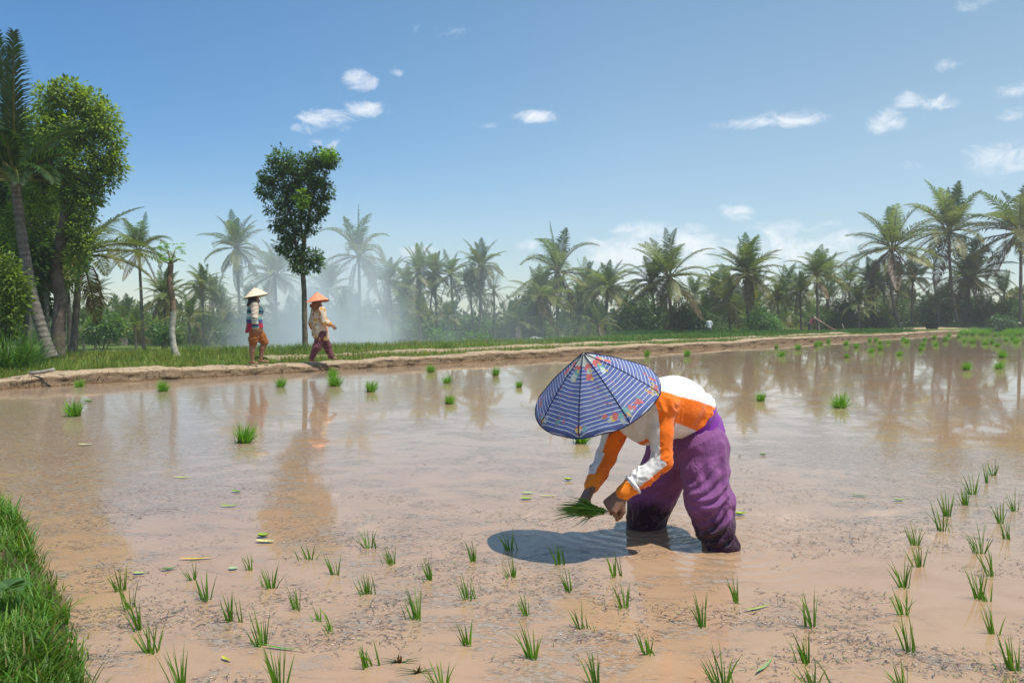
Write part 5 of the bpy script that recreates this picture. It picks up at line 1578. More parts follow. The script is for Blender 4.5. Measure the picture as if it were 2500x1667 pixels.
# ================================================================== shrubs and undergrowth under the palms
SH = [
    (250, 830, 52, [(255, 790, 30, 26), (280, 800, 30, 24), (225, 810, 28, 24)], V(.060, .115, .022), "leafy green bush under the small dark palm at the left"),
    (395, 822, 50, [(390, 812, 26, 20), (420, 818, 24, 16)], V(.045, .09, .018), "dark round bush behind the stripped whitish tree's foot"),
    (560, 826, 56, [(560, 812, 30, 20), (600, 818, 26, 16)], V(.05, .09, .02), "dull bush left of the sweater walker's legs"),
    (1075, 834, 52, [(1070, 826, 22, 16), (1090, 830, 18, 12)], V(.07, .15, .03), "small bright bush under the middle row of palms"),
    (1160, 838, 50, [(1155, 832, 22, 14), (1185, 836, 18, 10)], V(.07, .15, .03), "low bright bush at the foot of the open-crowned palm"),
    (1560, 822, 70, [(1540, 780, 44, 40), (1580, 770, 44, 44), (1560, 806, 46, 24)], V(.040, .080, .018), "large dark bush left of the thatched hut"),
    (1690, 815, 72, [(1680, 780, 36, 34), (1712, 785, 34, 32), (1660, 770, 30, 30)], V(.038, .075, .018), "large dark bush behind the thatched hut's right side"),
    (1870, 812, 72, [(1855, 785, 30, 26), (1880, 790, 26, 24), (1840, 796, 24, 16)], V(.075, .15, .04), "pale green bush left of the small thin-trunked palm"),
    (2065, 800, 86, [(2060, 745, 20, 16), (2064, 770, 26, 28), (2080, 785, 26, 18)], V(.05, .095, .025), "rounded small tree in the gap right of the bamboo poles"),
    (2010, 806, 82, [(2010, 786, 36, 22), (2050, 792, 34, 18)], V(.04, .078, .02), "dark bush behind the log pile"),
    (2130, 804, 84, [(2130, 785, 34, 22), (2165, 792, 26, 14)], V(.036, .07, .018), "dark bush left of the tall curving palm's foot"),
    (2400, 798, 90, [(2390, 760, 44, 30), (2430, 770, 44, 30), (2470, 765, 44, 32)], V(.048, .10, .022), "broad green bush near the right-hand edge under the palms"),
    (2285, 798, 90, [(2270, 760, 36, 30), (2300, 770, 30, 26)], V(.055, .105, .025), "feathery green bush left of the ringed palm trunk"),
    (2440, 790, 78, [(2440, 788, 22, 14), (2460, 790, 16, 10)], V(.035, .085, .04), "small blue-green bush in front of the white pole"),
]
for (u, v, d, lum, base, lab) in SH:
    shrub(lab, u, v, d, lum, base * 1.7, 8, .26, None, clump=.42)

A = Acc()
ru = np.random.default_rng(77)
lum = []
for u in np.arange(-80, 2640, 24):
    s_ = sstep(u, 1300, 2100)
    vtop = 818 - 46 * vnoise(np.array([[u * .03, 0, 0]]), 5)[0] ** 2 - 30 * s_ * vnoise(np.array([[u * .02, 3, 0]]), 6)[0] - 14
    vtop += 14 * (1 - sstep(u, 500, 900))
    d = 78 + 22 * s_ + ru.uniform(-3, 5)
    lum += [(u + ru.normal(0, 8), vtop + 8, ru.uniform(22, 36), ru.uniform(14, 24), 0, d), (u + ru.normal(0, 8), vtop + 30, 30, 22, 0, d - 2), (u, 830, 30, 24, 0, d - 3)]
for (u, v, a_, b_, _, d) in lum:
    b0 = np.zeros(3); k = d / F
    leaf_cloud(A, [(P(u, v, d), V(a_ * k, a_ * k * .8, b_ * k))], 3.0, .30, V(.080, .135, .032) * ru.uniform(.6, 1.6), ru, .5, .4)
for i in range(46):
    u = ru.uniform(150, 2540); s_ = sstep(u, 1300, 2100); d = 70 + 20 * s_ + ru.uniform(-4, 6)
    c_ = crown_mesh(400 + i % 9, nf=13, nl=26, droop=1.1, lo_el=-20, dead=1, young=3)
    p0 = P(u, ru.uniform(784, 812) - 22 * s_ * ru.random(), d); sc_ = ru.uniform(.55, .95); a_ = ru.uniform(0, 6.28); R_ = np.array([[math.cos(a_), -math.sin(a_), 0], [math.sin(a_), math.cos(a_), 0], [0, 0, 1]])
    A.add((np.concatenate(c_.v) * sc_) @ R_.T + p0, np.concatenate(c_.q), np.concatenate(c_.t), np.concatenate(c_.c) * ru.uniform(.6, 1.2))
tag(link("undergrowth", A.mesh("undergrowth", M_LEAF, False)), "dark tangled undergrowth along the foot of the far palms", "undergrowth", None, "stuff")
# a far soft line of woods behind everything
A = Acc()
for x in np.arange(-190, 260, 7.0):
    y = 150 + ru.uniform(-8, 8) + .05 * abs(x); h = ru.uniform(2.0, 4.5) + 2.5 * sstep(x, 20, 120)
    leaf_cloud(A, [(V(x, y, h * .35 - 1.0), V(5.5, 4, h * .8))], .30, 1.5, V(.045, .085, .022) * ru.uniform(.7, 1.3), ru, 1.7, .4)
for i in range(52):
    u = ru.uniform(380, 2560) if i > 14 else ru.uniform(1250, 2100); d = ru.uniform(92, 118); s_ = sstep(u, 1500, 2300)
    c_ = crown_mesh(500 + i % 8, nf=20, nl=24, lw=.09, droop=1.1, lo_el=-40, dead=2, young=3)
    p0 = P(u, ru.uniform(700, 775) - 45 * s_ * ru.random(), d); sc_ = ru.uniform(.8, 1.15); a_ = ru.uniform(0, 6.28); R_ = np.array([[math.cos(a_), -math.sin(a_), 0], [math.sin(a_), math.cos(a_), 0], [0, 0, 1]])
    A.add((np.concatenate(c_.v) * sc_) @ R_.T + p0, np.concatenate(c_.q), np.concatenate(c_.t), np.concatenate(c_.c) * ru.uniform(.6, 1.1))
    A.tube([p0, p0 * V(1, 1, 0) + V(ru.normal(0, .6), 0, -1.5)], [.11, .16], 6, V(.15, .13, .10))
tag(link("far_woods", A.mesh("far_woods", M_LEAF, False)), "far line of woods seen between the palm trunks", "woods", None, "stuff")

# ================================================================== hut, poles and tools at the far edge
p = P(1640, 822, 74); p[2] = terrain(p[0], p[1])
hut = thing("thatched_hut", "low thatched shelter with a purple-brown roof among the far palms", "hut", p)
A = Acc(); n1, n2_ = 26, 10
th = np.linspace(0, 2 * math.pi, n1, endpoint=False)
rr_ = np.linspace(0, 1, n2_)
vv = np.array([(math.cos(a) * 1.15 * (r * (1 + .04 * math.sin(a * 7))), math.sin(a) * .9 * r, 1.15 - .62 * r ** 1.3 + .03 * math.sin(a * 5 + r * 9)) for a in th for r in rr_])
I = np.arange(n1 * n2_).reshape(n1, n2_); J = np.roll(I, -1, 0)
A.add(vv, np.stack([I[:, :-1], I[:, 1:], J[:, 1:], J[:, :-1]], -1).reshape(-1, 4)[:, ::-1], None, V(.16, .085, .080) * (.7 + .6 * rng.random((len(vv), 1))))
link("roof", A.mesh("roof", M_ATTR), hut)
for x in (-.8, .8):
    for y in (-.55, .55):
        A = Acc(); A.tube([V(x, y, 0), V(x, y, .72)], .05, 7, V(.14, .1, .07)); link("post", A.mesh("post", M_BARK), hut)
def pole(label, a, b_, r, col, name="bamboo_pole", cat="pole", group=None):
    a = np.asarray(a); b_ = np.asarray(b_); A = Acc(); A.tube(np.array([a, a * .6 + b_ * .4 + V(0, 0, -.02), b_]) - a, [r, r * .95, r * .8], 8, col)
    return tag(link(name, A.mesh(name, M_BARK), None, a), label, cat, group)


pole("long bamboo pole slanting up left from the log pile, upper of the two", P(2040, 812, 72), P(1984, 770, 73), .07, V(.30, .20, .14))
pole("long bamboo pole slanting up left from the log pile, lower of the two", P(2052, 814, 71.5), P(1990, 778, 72.5), .07, V(.26, .17, .12))
pole("thick pale log lying on the ground at the right of the bamboo poles", P(2016, 812, 71), P(2054, 815, 70.6), .14, V(.30, .22, .16), "log", "log")
pole("dark log lying on the ground left of the pale one", P(2012, 811, 72.5), P(2042, 813, 72.2), .13, V(.12, .09, .07), "log", "log")
pole("short crooked post standing in the field right of the log pile", P(2062, 808, 72), P(2056, 790, 72), .05, V(.30, .25, .2), "post", "post")
pole("pale stick lying down the side of the earth path on the right", P(2221, 803, 72), P(2280, 818, 68), .05, V(.33, .24, .16), "stick", "stick")
pole("white pole lying tilted on the grass near the right-hand edge", P(2431, 778, 80), P(2492, 789, 78), .085, V(.66, .66, .62), "white_pole", "pole")
p = P(2275, 809, 78); p[2] = .40
bk = thing("basin", "black tub standing on the earth path at the right", "tub", p)
A = Acc(); prof_ = [(.50, 0), (.58, .25), (.66, .52), (.70, .54), (.62, .52), (.54, .24), (.46, .05), (.0, .05)]
th = np.linspace(0, 2 * math.pi, 28, endpoint=False)
vv = np.array([(math.cos(a) * r, math.sin(a) * r, z) for a in th for r, z in prof_]); I = np.arange(28 * 8).reshape(28, 8); J = np.roll(I, -1, 0)
A.add(vv, np.stack([I[:, :-1], J[:, :-1], J[:, 1:], I[:, 1:]], -1).reshape(-1, 4), None, V(.012, .012, .014)); link("tub_wall", A.mesh("tub_wall", M_ATTR), bk)
p = P(1311, 834, 60); p[2] = terrain(p[0], p[1])
f = Field(V(-.7, -.4, -.1), V(.7, .4, .6), .03); f.ell(V(-.2, 0, .2), V(.36, .25, .22), .1); f.ell(V(.25, 0, .17), V(.32, .22, .2), .1); vv, qq = f.extract()
tag(link("sack", mk_mesh("sack", vv, [qq], np.tile(V(.55, .58, .62), (len(vv), 1)), mat=M_CLOTH), None, p), "white sack lying under the central palms", "sack")
A = Acc(); limb(A, [V(-.2, 0, .05), V(.02, .02, .07), V(.22, .03, .12)], .035, .03, V(.35, .31, .27), 8)
tag(link("log", A.mesh("log", M_BARK), None, G(100, 918, .2)), "short grey piece of wood on the path end beside the arching grass clump", "wood")
# ================================================================== planted rice
def z6(x, y): return x / 2.94, 1150 + y / 2.94
def z7(x, y): return 800 + x / 2.94, 1250 + y / 2.94
def z8(x, y): return 1700 + x / 2.765, 1100 + y / 2.765


RG = "rice seedlings planted in the muddy water"
SEED = [
    # frame, x, y (foot), height, width, blades, side blades (offset x, height), label
    (z6, 868, 860, 205, 110, 9, [], "rice tuft first behind the chain of three beside the grassy bank"),
    (z6, 935, 985, 215, 90, 8, [], "rice tuft at the top of the chain of three beside the grassy bank"),
    (z6, 1000, 1140, 225, 100, 9, [], "rice tuft in the middle of the chain of three beside the grassy bank"),
    (z6, 1095, 1300, 250, 190, 10, [(50, 270)], "wide rice tuft at the lower end of the chain of three beside the grassy bank"),
    (z6, 1395, 780, 150, 100, 7, [], "small rice tuft under the long yellow floating leaf"),
    (z6, 1480, 928, 215, 120, 10, [], "rice tuft just below the one under the long yellow floating leaf"),
    (z6, 1800, 710, 125, 70, 6, [], "short rice tuft below the round green floating leaf"),
    (z6, 1650, 1082, 230, 90, 8, [(85, 215), (95, 190)], "rice tuft with two separate blades on its right, front left water"),
    (z6, 2220, 635, 128, 140, 8, [(-60, 100)], "low spread rice tuft right of the round green floating leaf"),
    (z6, 1950, 838, 190, 120, 9, [(-55, 120)], "rice tuft with a split stem on its left, just below the low spread one"),
    (z6, 2140, 990, 165, 80, 6, [(35, 140)], "thin rice tuft with a detached pair of blades, third column from the bank"),
    (z6, 1885, 1250, 285, 110, 9, [(-60, 90)], "tall rice tuft with a bent broken blade at its foot, front left"),
    (z6, 1305, 1545, 320, 170, 10, [], "tall rice tuft cut by the bottom edge, nearest the grassy bank"),
    (z6, 2010, 1545, 300, 180, 11, [], "tall dense rice tuft at the bottom edge, second from the grassy bank"),
    (z6, 2300, 1070, 140, 60, 4, [(60, 150)], "few-bladed rice tuft standing alone left of the middle front"),
    (z7, 300, 256, 168, 110, 7, [(55, 110)], "farthest rice tuft left of the hat shadow, with one blade standing off right"),
    (z7, 462, 372, 160, 100, 9, [(-45, 95), (55, 40)], "rice tuft with a lying blade across its foot, left of the hat shadow"),
    (z7, 60, 446, 168, 100, 7, [], "rice tuft second from the left in the back row left of the hat shadow"),
    (z7, 285, 590, 178, 110, 10, [(55, 180)], "thick rice tuft with a parallel blade pair on its right, middle left"),
    (z7, 740, 486, 180, 70, 7, [(-25, 70)], "narrow rice tuft leaning left, middle of the water left of the hat shadow"),
    (z7, 1050, 356, 170, 60, 6, [], "slim rice tuft just left of the hat shadow's lower edge"),
    (z7, 1305, 270, 185, 90, 7, [(55, 120)], "rice tuft standing in the left end of the hat shadow"),
    (z7, 1660, 372, 178, 50, 6, [(45, 160), (52, 130)], "rice tuft in two stems standing at the front rim of the hat shadow"),
    (z7, 1330, 467, 160, 110, 8, [], "rice tuft just in front of the hat shadow's left end"),
    (z7, 1005, 622, 195, 100, 8, [(62, 160)], "rice tuft leaning left with one tall blade apart on its right"),
    (z7, 640, 767, 245, 90, 10, [(-60, 130)], "tall rice tuft with a long fallen blade pointing left"),
    (z7, 1740, 568, 165, 55, 6, [], "narrow rice tuft in front of the hat shadow's right part"),
    (z7, 2060, 458, 180, 60, 5, [(55, 190)], "sparse rice tuft right of the hat shadow with a wispy blade"),
    (z7, 2130, 686, 185, 110, 8, [], "even fan of rice blades in front of the sparse tuft by the hat shadow"),
    (z7, 1430, 740, 155, 70, 7, [(40, 70)], "short rice tuft in the middle of the front water"),
    (z7, 1820, 836, 205, 60, 5, [(50, 110), (95, 80)], "loose rice tuft of scattered blades right of the short middle one"),
    (z7, 25, 860, 145, 50, 5, [], "small rice tuft low on the left of the middle front, near a brown sprout"),
    (z7, 1010, 952, 205, 100, 8, [], "rice tuft with one brown tipped blade in the middle front"),
    (z7, 1475, 1042, 285, 170, 8, [(90, 60)], "widest spreading rice tuft at the middle front, with a blade lying right"),
    (z7, 280, 1112, 225, 70, 7, [(45, 180), (100, 210)], "rice tuft of three separate stems left of the brown sprout"),
    (z7, 820, 1240, 205, 160, 9, [], "rice tuft at the bottom edge right of the brown sprout"),
    (z7, 1925, 1235, 245, 120, 9, [], "rice tuft at the bottom edge, last before the leg's water trail"),
    (z7, 2300, 1020, 185, 90, 6, [(55, 120)], "light rice tuft in front of the wading leg"),
    (z8, 2005, 167, 132, 90, 9, [], "farthest rice tuft of the right-hand block"),
    (z8, 1965, 217, 140, 36, 5, [], "slim rice tuft just in front of the farthest right-hand one"),
    (z8, 1865, 296, 170, 110, 9, [], "fanned rice tuft, second row of the right-hand block"),
    (z8, 1820, 367, 150, 70, 8, [], "upright rice tuft touching the fanned one in the right-hand block"),
    (z8, 2150, 406, 168, 90, 9, [], "rice tuft at the far right, behind a pair of close tufts"),
    (z8, 1700, 442, 178, 80, 9, [(45, 70)], "rear tuft of the leftmost close pair in the right-hand block"),
    (z8, 1662, 542, 215, 90, 8, [(45, 110)], "front tuft of the leftmost close pair in the right-hand block"),
    (z8, 2060, 492, 180, 70, 8, [], "rear tuft of the close pair near the right-hand edge"),
    (z8, 2100, 595, 150, 45, 6, [], "front tuft of the close pair near the right-hand edge"),
    (z8, 1478, 637, 172, 100, 8, [], "rear tuft of the second close pair from the left in the right-hand block"),
    (z8, 1502, 782, 185, 100, 8, [], "front tuft of the second close pair from the left in the right-hand block"),
    (z8, 1915, 692, 230, 160, 10, [], "wide rice tuft with an arching blade left, right-hand block middle"),
    (z8, 2000, 850, 208, 60, 7, [], "narrow rice tuft under the wide arching one on the right"),
    (z8, 1405, 925, 205, 120, 9, [], "dense rear tuft of the big stacked pair, right of the lone stem"),
    (z8, 1405, 1105, 235, 150, 9, [(30, 120)], "front tuft of the big stacked pair with an arching blade left"),
    (z8, 1915, 1002, 255, 120, 9, [], "tall rice tuft near the right-hand edge with a short partner"),
    (z8, 1968, 1010, 150, 50, 6, [], "short partner standing against the tall tuft near the right-hand edge"),
    (z8, 1440, 1350, 280, 100, 7, [(50, 300)], "open rice tuft with two tall outer blades, right front"),
    (z8, 2008, 1232, 245, 90, 8, [], "rice tuft with a kinked blade near the right-hand edge, front part"),
    (z8, 280, 1022, 195, 50, 6, [], "lone stem of rice just right of the wading leg's water trail"),
    (z8, 45, 1190, 250, 90, 7, [], "rice tuft straight below the wading leg"),
    (z8, 790, 1190, 290, 90, 8, [(-50, 250)], "tall slanting rice tuft alone between the leg and right-hand block"),
    (z8, 745, 1430, 230, 70, 7, [(-55, 200)], "rice tuft right below the tall slanting one"),
    (z8, 2150, 1482, 270, 130, 11, [(-100, 130)], "thick rice tuft in the lower right-hand corner"),
    (z8, 175, 1575, 290, 190, 10, [(90, 190)], "wide rice tuft at the bottom edge below the wading leg"),
    (z8, 800, 1580, 170, 180, 8, [(130, 260)], "splayed rice tuft at the bottom edge with a tall wisp right"),
    (z8, 1400, 1580, 190, 110, 8, [], "rice tuft at the bottom edge right of the splayed one"),
    (z8, 2150, 1600, 110, 60, 6, [], "rice tuft mostly cut off by the bottom edge at the right"),
]
for i, (zf, x, y, h, wpx, nb_, extra, lab) in enumerate(SEED):
    r_ = np.random.default_rng(500 + i)
    u, v = zf(x, y); k = 2.765 if zf is z8 else 2.94
    p = G(u, v); m = p[1] / F / k                      # metres per crop pixel
    A = Acc(); H = h * m; Wd = wpx * m
    def stem_(dx, hh, cnt, spread):
        fan = np.linspace(-1, 1, cnt) + r_.normal(0, .18, cnt)
        ps = np.stack([dx * m + fan * .12 * spread + r_.normal(0, .003, cnt), r_.normal(0, .010, cnt), np.full(cnt, -.03)], 1)
        lean_x = fan * .5 * spread - .02; ll = hh * m * r_.uniform(.55, 1.03, cnt)
        ll[r_.integers(0, cnt)] = hh * m
        az = np.arctan2(r_.normal(0, .35, cnt) * np.abs(lean_x) + r_.normal(0, .012, cnt), lean_x)
        lean = np.arctan2(np.abs(lean_x), ll)
        g = V(.115, .28, .022) * r_.uniform(.7, 1.35, (cnt, 1))
        A.add(*blades(ps, ll + .03, r_.uniform(.0062, .0108, cnt), az, lean * .8, r_.uniform(.0, .28, cnt) + .5 * (r_.random(cnt) < .2), g * .85, g * 1.1 + V(.16, .10, .02) * (r_.random((cnt, 1)) < .25), 4, r_.normal(0, .5, cnt)))
    stem_(0, h * 1.06, nb_ + 3, Wd)
    for (dx, hh) in extra: stem_(dx, hh, int(r_.integers(1, 3)), .012)
    tag(link("rice_seedling", A.mesh("rice_seedling", M_RICE, False), None, (p[0], p[1], 0)), lab, "rice seedling", RG)

# ------------------------------------------------ bundles waiting in the water
def bundle_mesh(seed, lean=0.0, open_=1.0, n_=230):
    r_ = np.random.default_rng(seed); A = Acc()
    ps = r_.normal(0, .015, (n_, 3)) * V(1, 1, 0) - V(0, 0, .02)
    fan = r_.normal(0, .44 * open_, n_) + lean; dep = r_.normal(0, .38 * open_, n_)
    az = np.arctan2(dep, fan); ln = np.clip(np.hypot(fan, dep), 0, 1.2)
    h = r_.uniform(.10, .21, n_) * (1 - .12 * ln)
    g = V(.16, .38, .024) * r_.uniform(.6, 1.4, (n_, 1))
    A.add(*blades(ps, h, r_.uniform(.005, .009, n_), az, ln, r_.uniform(-.1, .35, n_), g * .7, g * 1.25 + V(.015, .02, 0), 3, r_.uniform(0, 6.28, n_)))
    A.tube([(math.cos(a) * .030, math.sin(a) * .030, .018) for a in np.linspace(0, 6.28, 13)], .004, 5, V(.14, .12, .04), cap=False)
    return A.mesh("seedling_bundle", M_RICE, False)


BM = [bundle_mesh(300, .0), bundle_mesh(301, .30), bundle_mesh(302, -.25), bundle_mesh(303, .15, .75), bundle_mesh(304, .0, 1.35), bundle_mesh(305, .5, .8)]
BG = "bundles of rice seedlings"


def vw(u, v, w_, k, lab): return (u * V2S, v * V2S, w_ * V2S, k, lab)
def zb(x, y, w_, k, lab): return (1850 + x / 3.618, 760 + y / 3.618, w_ / 3.618, k, lab)


BUN = [
    vw(183, 889, 30, 4, "seedling bundle at far left close under the earth path"), vw(174, 956, 46, 2, "squat wide seedling bundle at far left, nearer than the one by the earth path"), vw(375, 899, 30, 0, "seedling bundle beside the reflection of the stripped whitish tree"),
    vw(763, 866, 26, 3, "seedling bundle under the path, rear one of the pair before the orange hat walker"), vw(770, 887, 36, 0, "seedling bundle in front of the rear one below the orange hat walker"), vw(642, 889, 28, 1, "small leaning seedling bundle below the sweater walker's feet"),
    vw(849, 900, 34, 1, "right-leaning seedling bundle right of the walkers"), vw(990, 855, 24, 0, "small seedling bundle close under the path left of the striped hat"), vw(1028, 880, 30, 4, "seedling bundle nearer than the small one under the path"),
    vw(1030, 928, 28, 1, "pale seedling bundle in open water left of the striped hat"), vw(1138, 863, 22, 3, "seedling bundle near the path above the tiny curled one"), vw(1194, 890, 20, 2, "tiny curled seedling bundle just left of the striped hat"),
    vw(557, 1017, 54, 1, "largest seedling bundle in the left water, in front of the walkers' reflections"), vw(1331, 1018, 46, 1, "seedling bundle half hidden behind the striped hat's front brim"), vw(1750, 921, 26, 2, "seedling bundle in open water right of the woman's back"),
    vw(1930, 936, 56, 4, "largest fan-shaped seedling bundle in the right-hand water"), vw(1485, 818, 17, 3, "small seedling bundle just above the woman's back near the path"), vw(1577, 818, 20, 3, "seedling bundle near the path, leading the line right of the woman's back"),
    zb(163, 328, 46, 3, "small seedling bundle behind the broad double one"), zb(213, 397, 88, 4, "broad double seedling bundle at the near left of the far right-hand water"), zb(362, 338, 62, 2, "seedling bundle midway along the path right of the broad double one"),
    zb(513, 312, 50, 3, "left bundle of the touching trio below the path"), zb(560, 298, 44, 0, "right bundle of the touching trio below the path"), zb(530, 290, 38, 3, "rear bundle of the touching trio below the path"), zb(625, 278, 46, 0, "low seedling bundle right of the touching trio"),
    zb(777, 300, 58, 1, "bright seedling bundle above the tall narrow one"), zb(782, 412, 50, 3, "tall narrow seedling bundle with a clear reflection in the right-hand water"), zb(872, 324, 58, 0, "round seedling bundle right of the tall narrow one"),
    zb(990, 268, 44, 0, "left bundle of the row of three close to the path's end"), zb(1040, 266, 46, 3, "middle bundle of the row of three close to the path's end"), zb(1005, 364, 76, 4, "wide dark seedling bundle left of a paler one"), zb(1083, 290, 50, 0, "seedling bundle straight above the paler one"),
    zb(1080, 344, 60, 3, "paler seedling bundle right of the wide dark one"), zb(1150, 282, 52, 4, "right bundle of the row of three close to the path's end"), zb(1252, 392, 76, 4, "bright bowl-shaped seedling bundle under the two trunk reflections"), zb(1283, 258, 46, 3, "rear bundle of a touching pair below the pale stick"),
    zb(1315, 280, 76, 4, "front bundle of a touching pair below the pale stick"), zb(1462, 306, 46, 0, "upper bundle of a diagonal pair right of the touching pair"), zb(1435, 348, 52, 3, "lower bundle of a diagonal pair right of the touching pair"), zb(1478, 258, 40, 0, "small bundle straight above the diagonal pair"),
    zb(1560, 246, 52, 0, "bundle under the black tub"), zb(1575, 305, 66, 4, "wide bundle below the one under the black tub"), zb(1655, 262, 56, 3, "bright bundle right of the one under the black tub"), zb(1690, 218, 44, 0, "rear bundle at the path's bend, left end of the dense beds"),
    zb(1773, 234, 46, 3, "bundle at the front of the dense beds, leftmost"), zb(1825, 274, 62, 4, "bundle before the dense beds with a dark right neighbour"), zb(1900, 280, 56, 0, "darkish bundle right neighbour before the dense beds"), zb(2012, 292, 74, 4, "big bright bundle before the dense beds, left of a touching one"),
    zb(2068, 284, 50, 3, "bundle touching the big bright one before the dense beds"), zb(2118, 312, 54, 0, "dark single bundle in front of the bright touching pair"), zb(2196, 262, 44, 0, "pale bundle before the dense beds near the right-hand edge"), zb(2285, 282, 90, 4, "widest bright bundle before the dense beds at the right-hand edge"),
    zb(2155, 410, 86, 1, "upper bundle of the leaning pair near the right-hand edge"), zb(2130, 508, 112, 4, "nearest bundle of the right-hand far water, spiky and wide"), zb(1838, 518, 92, 1, "domed bundle standing alone left of the spiky wide one"), zb(2250, 250, 48, 3, "small bundle behind the widest bright one at the right-hand edge"),
]
for i, (u, v, wpx, k, lab) in enumerate(BUN):
    p = G(u, v); s_ = wpx * p[1] / F / (.160 if k != 4 else .205)
    o = link("seedling_bundle", BM[k], None, (p[0], p[1], 0)); o.scale = (s_, s_, s_ * rng.uniform(.92, 1.1)); o.rotation_euler = (0, 0, rng.normal(0, .35))
    tag(o, lab, "rice bundle", BG)
rb = np.random.default_rng(64)
for i in range(110):
    u = rb.uniform(2335, 2560); v = rb.choice([806.5, 809, 812, 815.5, 819]) + rb.normal(0, .7)
    p = G(u, v); s_ = rb.uniform(16, 24) * p[1] / F / .22
    if p[1] > 83: continue
    o = link("seedling_bundle", BM[int(rb.integers(0, 5))], None, (p[0], p[1], 0)); o.scale = (s_,) * 3; o.rotation_euler = (0, 0, rb.uniform(-.5, .5))
    tag(o, "one of the bundles packed close in the dense beds at the paddy's far right end", "rice bundle", "bundles packed in the far beds")
# green nursery rows on the raised ground
def nursery(label, pts, n_, h, base):
    pts = np.asarray(pts); r_ = np.random.default_rng(len(label)); A = Acc()
    t = r_.random(n_) * (len(pts) - 1); i0 = t.astype(int); fr = (t - i0)[:, None]
    q = pts[i0] * (1 - fr) + pts[np.minimum(i0 + 1, len(pts) - 1)] * fr + r_.normal(0, .28, (n_, 3)) * V(1, 1.6, 0)
    g = np.tile(base, (n_, 1)) * r_.uniform(.6, 1.4, (n_, 1))
    A.add(*blades(q, r_.uniform(h * .5, h, n_) * (.7 + .6 * fbm(q * 1.2, 3)), .05, r_.uniform(0, 6.28, n_), r_.uniform(0, .5, n_), r_.uniform(0, .6, n_), g * .7, g * 1.2, 2, r_.normal(0, .6, n_)))
    tag(link("nursery_bed", A.mesh("nursery_bed", M_RICE, False)), label, "seedling bed")


def onT(u, v, d):
    p = P(u, v, d); p[2] = terrain(p[0], p[1]) - .05; return p


nursery("long green bed of young rice before the thatched hut", [onT(1500, 0, 62), onT(1560, 0, 62.5), onT(1645, 0, 63)], 2200, .75, V(.050, .165, .015))
nursery("low green bed of young rice around the white-shirted person", [onT(1680, 0, 64), onT(1740, 0, 64), onT(1830, 0, 65), onT(1950, 0, 66)], 2600, .6, V(.06, .165, .02))
nursery("green bed of young rice along the path below the bamboo poles", [onT(2085, 0, 64), onT(2150, 0, 66), onT(2235, 0, 69)], 2000, .5, V(.05, .16, .015))
nursery("bright green bed of young rice on the raised ground at the far right", [onT(2330, 0, 87), onT(2420, 0, 88), onT(2540, 0, 89)], 3600, .8, V(.06, .18, .015))

# ------------------------------------------------ leaves afloat
M_FLOAT = attr_mat("floating_leaf", .45, .4, 30, .4, .001)


def float_leaf(label, u, v, L, wd, rot, colr, curl=.25, name="fallen_leaf"):
    p = G(u, v, .006); n1 = 9; A = Acc(); t = np.linspace(0, 1, n1)
    hw = wd * np.sin(np.clip(t * .98 + .02, 0, 1) ** .8 * math.pi) ** .8 * .5
    z = curl * L * (t - .5) ** 2 * 1.2
    c_, s_ = math.cos(rot), math.sin(rot)
    vv = []
    for k in range(n1):
        for e in (-1, -.5, 0, .5, 1):
            x = (t[k] - .5) * L; y = hw[k] * e; vv.append((x * c_ - y * s_, x * s_ + y * c_, z[k] + abs(e) * hw[k] * curl))
    I = np.arange(n1 * 5).reshape(n1, 5)
    q = np.stack([I[:-1, :-1], I[1:, :-1], I[1:, 1:], I[:-1, 1:]], -1).reshape(-1, 4)
    A.add(vv, q, None, V(*colr) * (.85 + .3 * rng.random((n1 * 5, 1))))
    tag(link(name, A.mesh(name, M_FLOAT), None, p), label, "leaf", "leaves afloat on the muddy water")


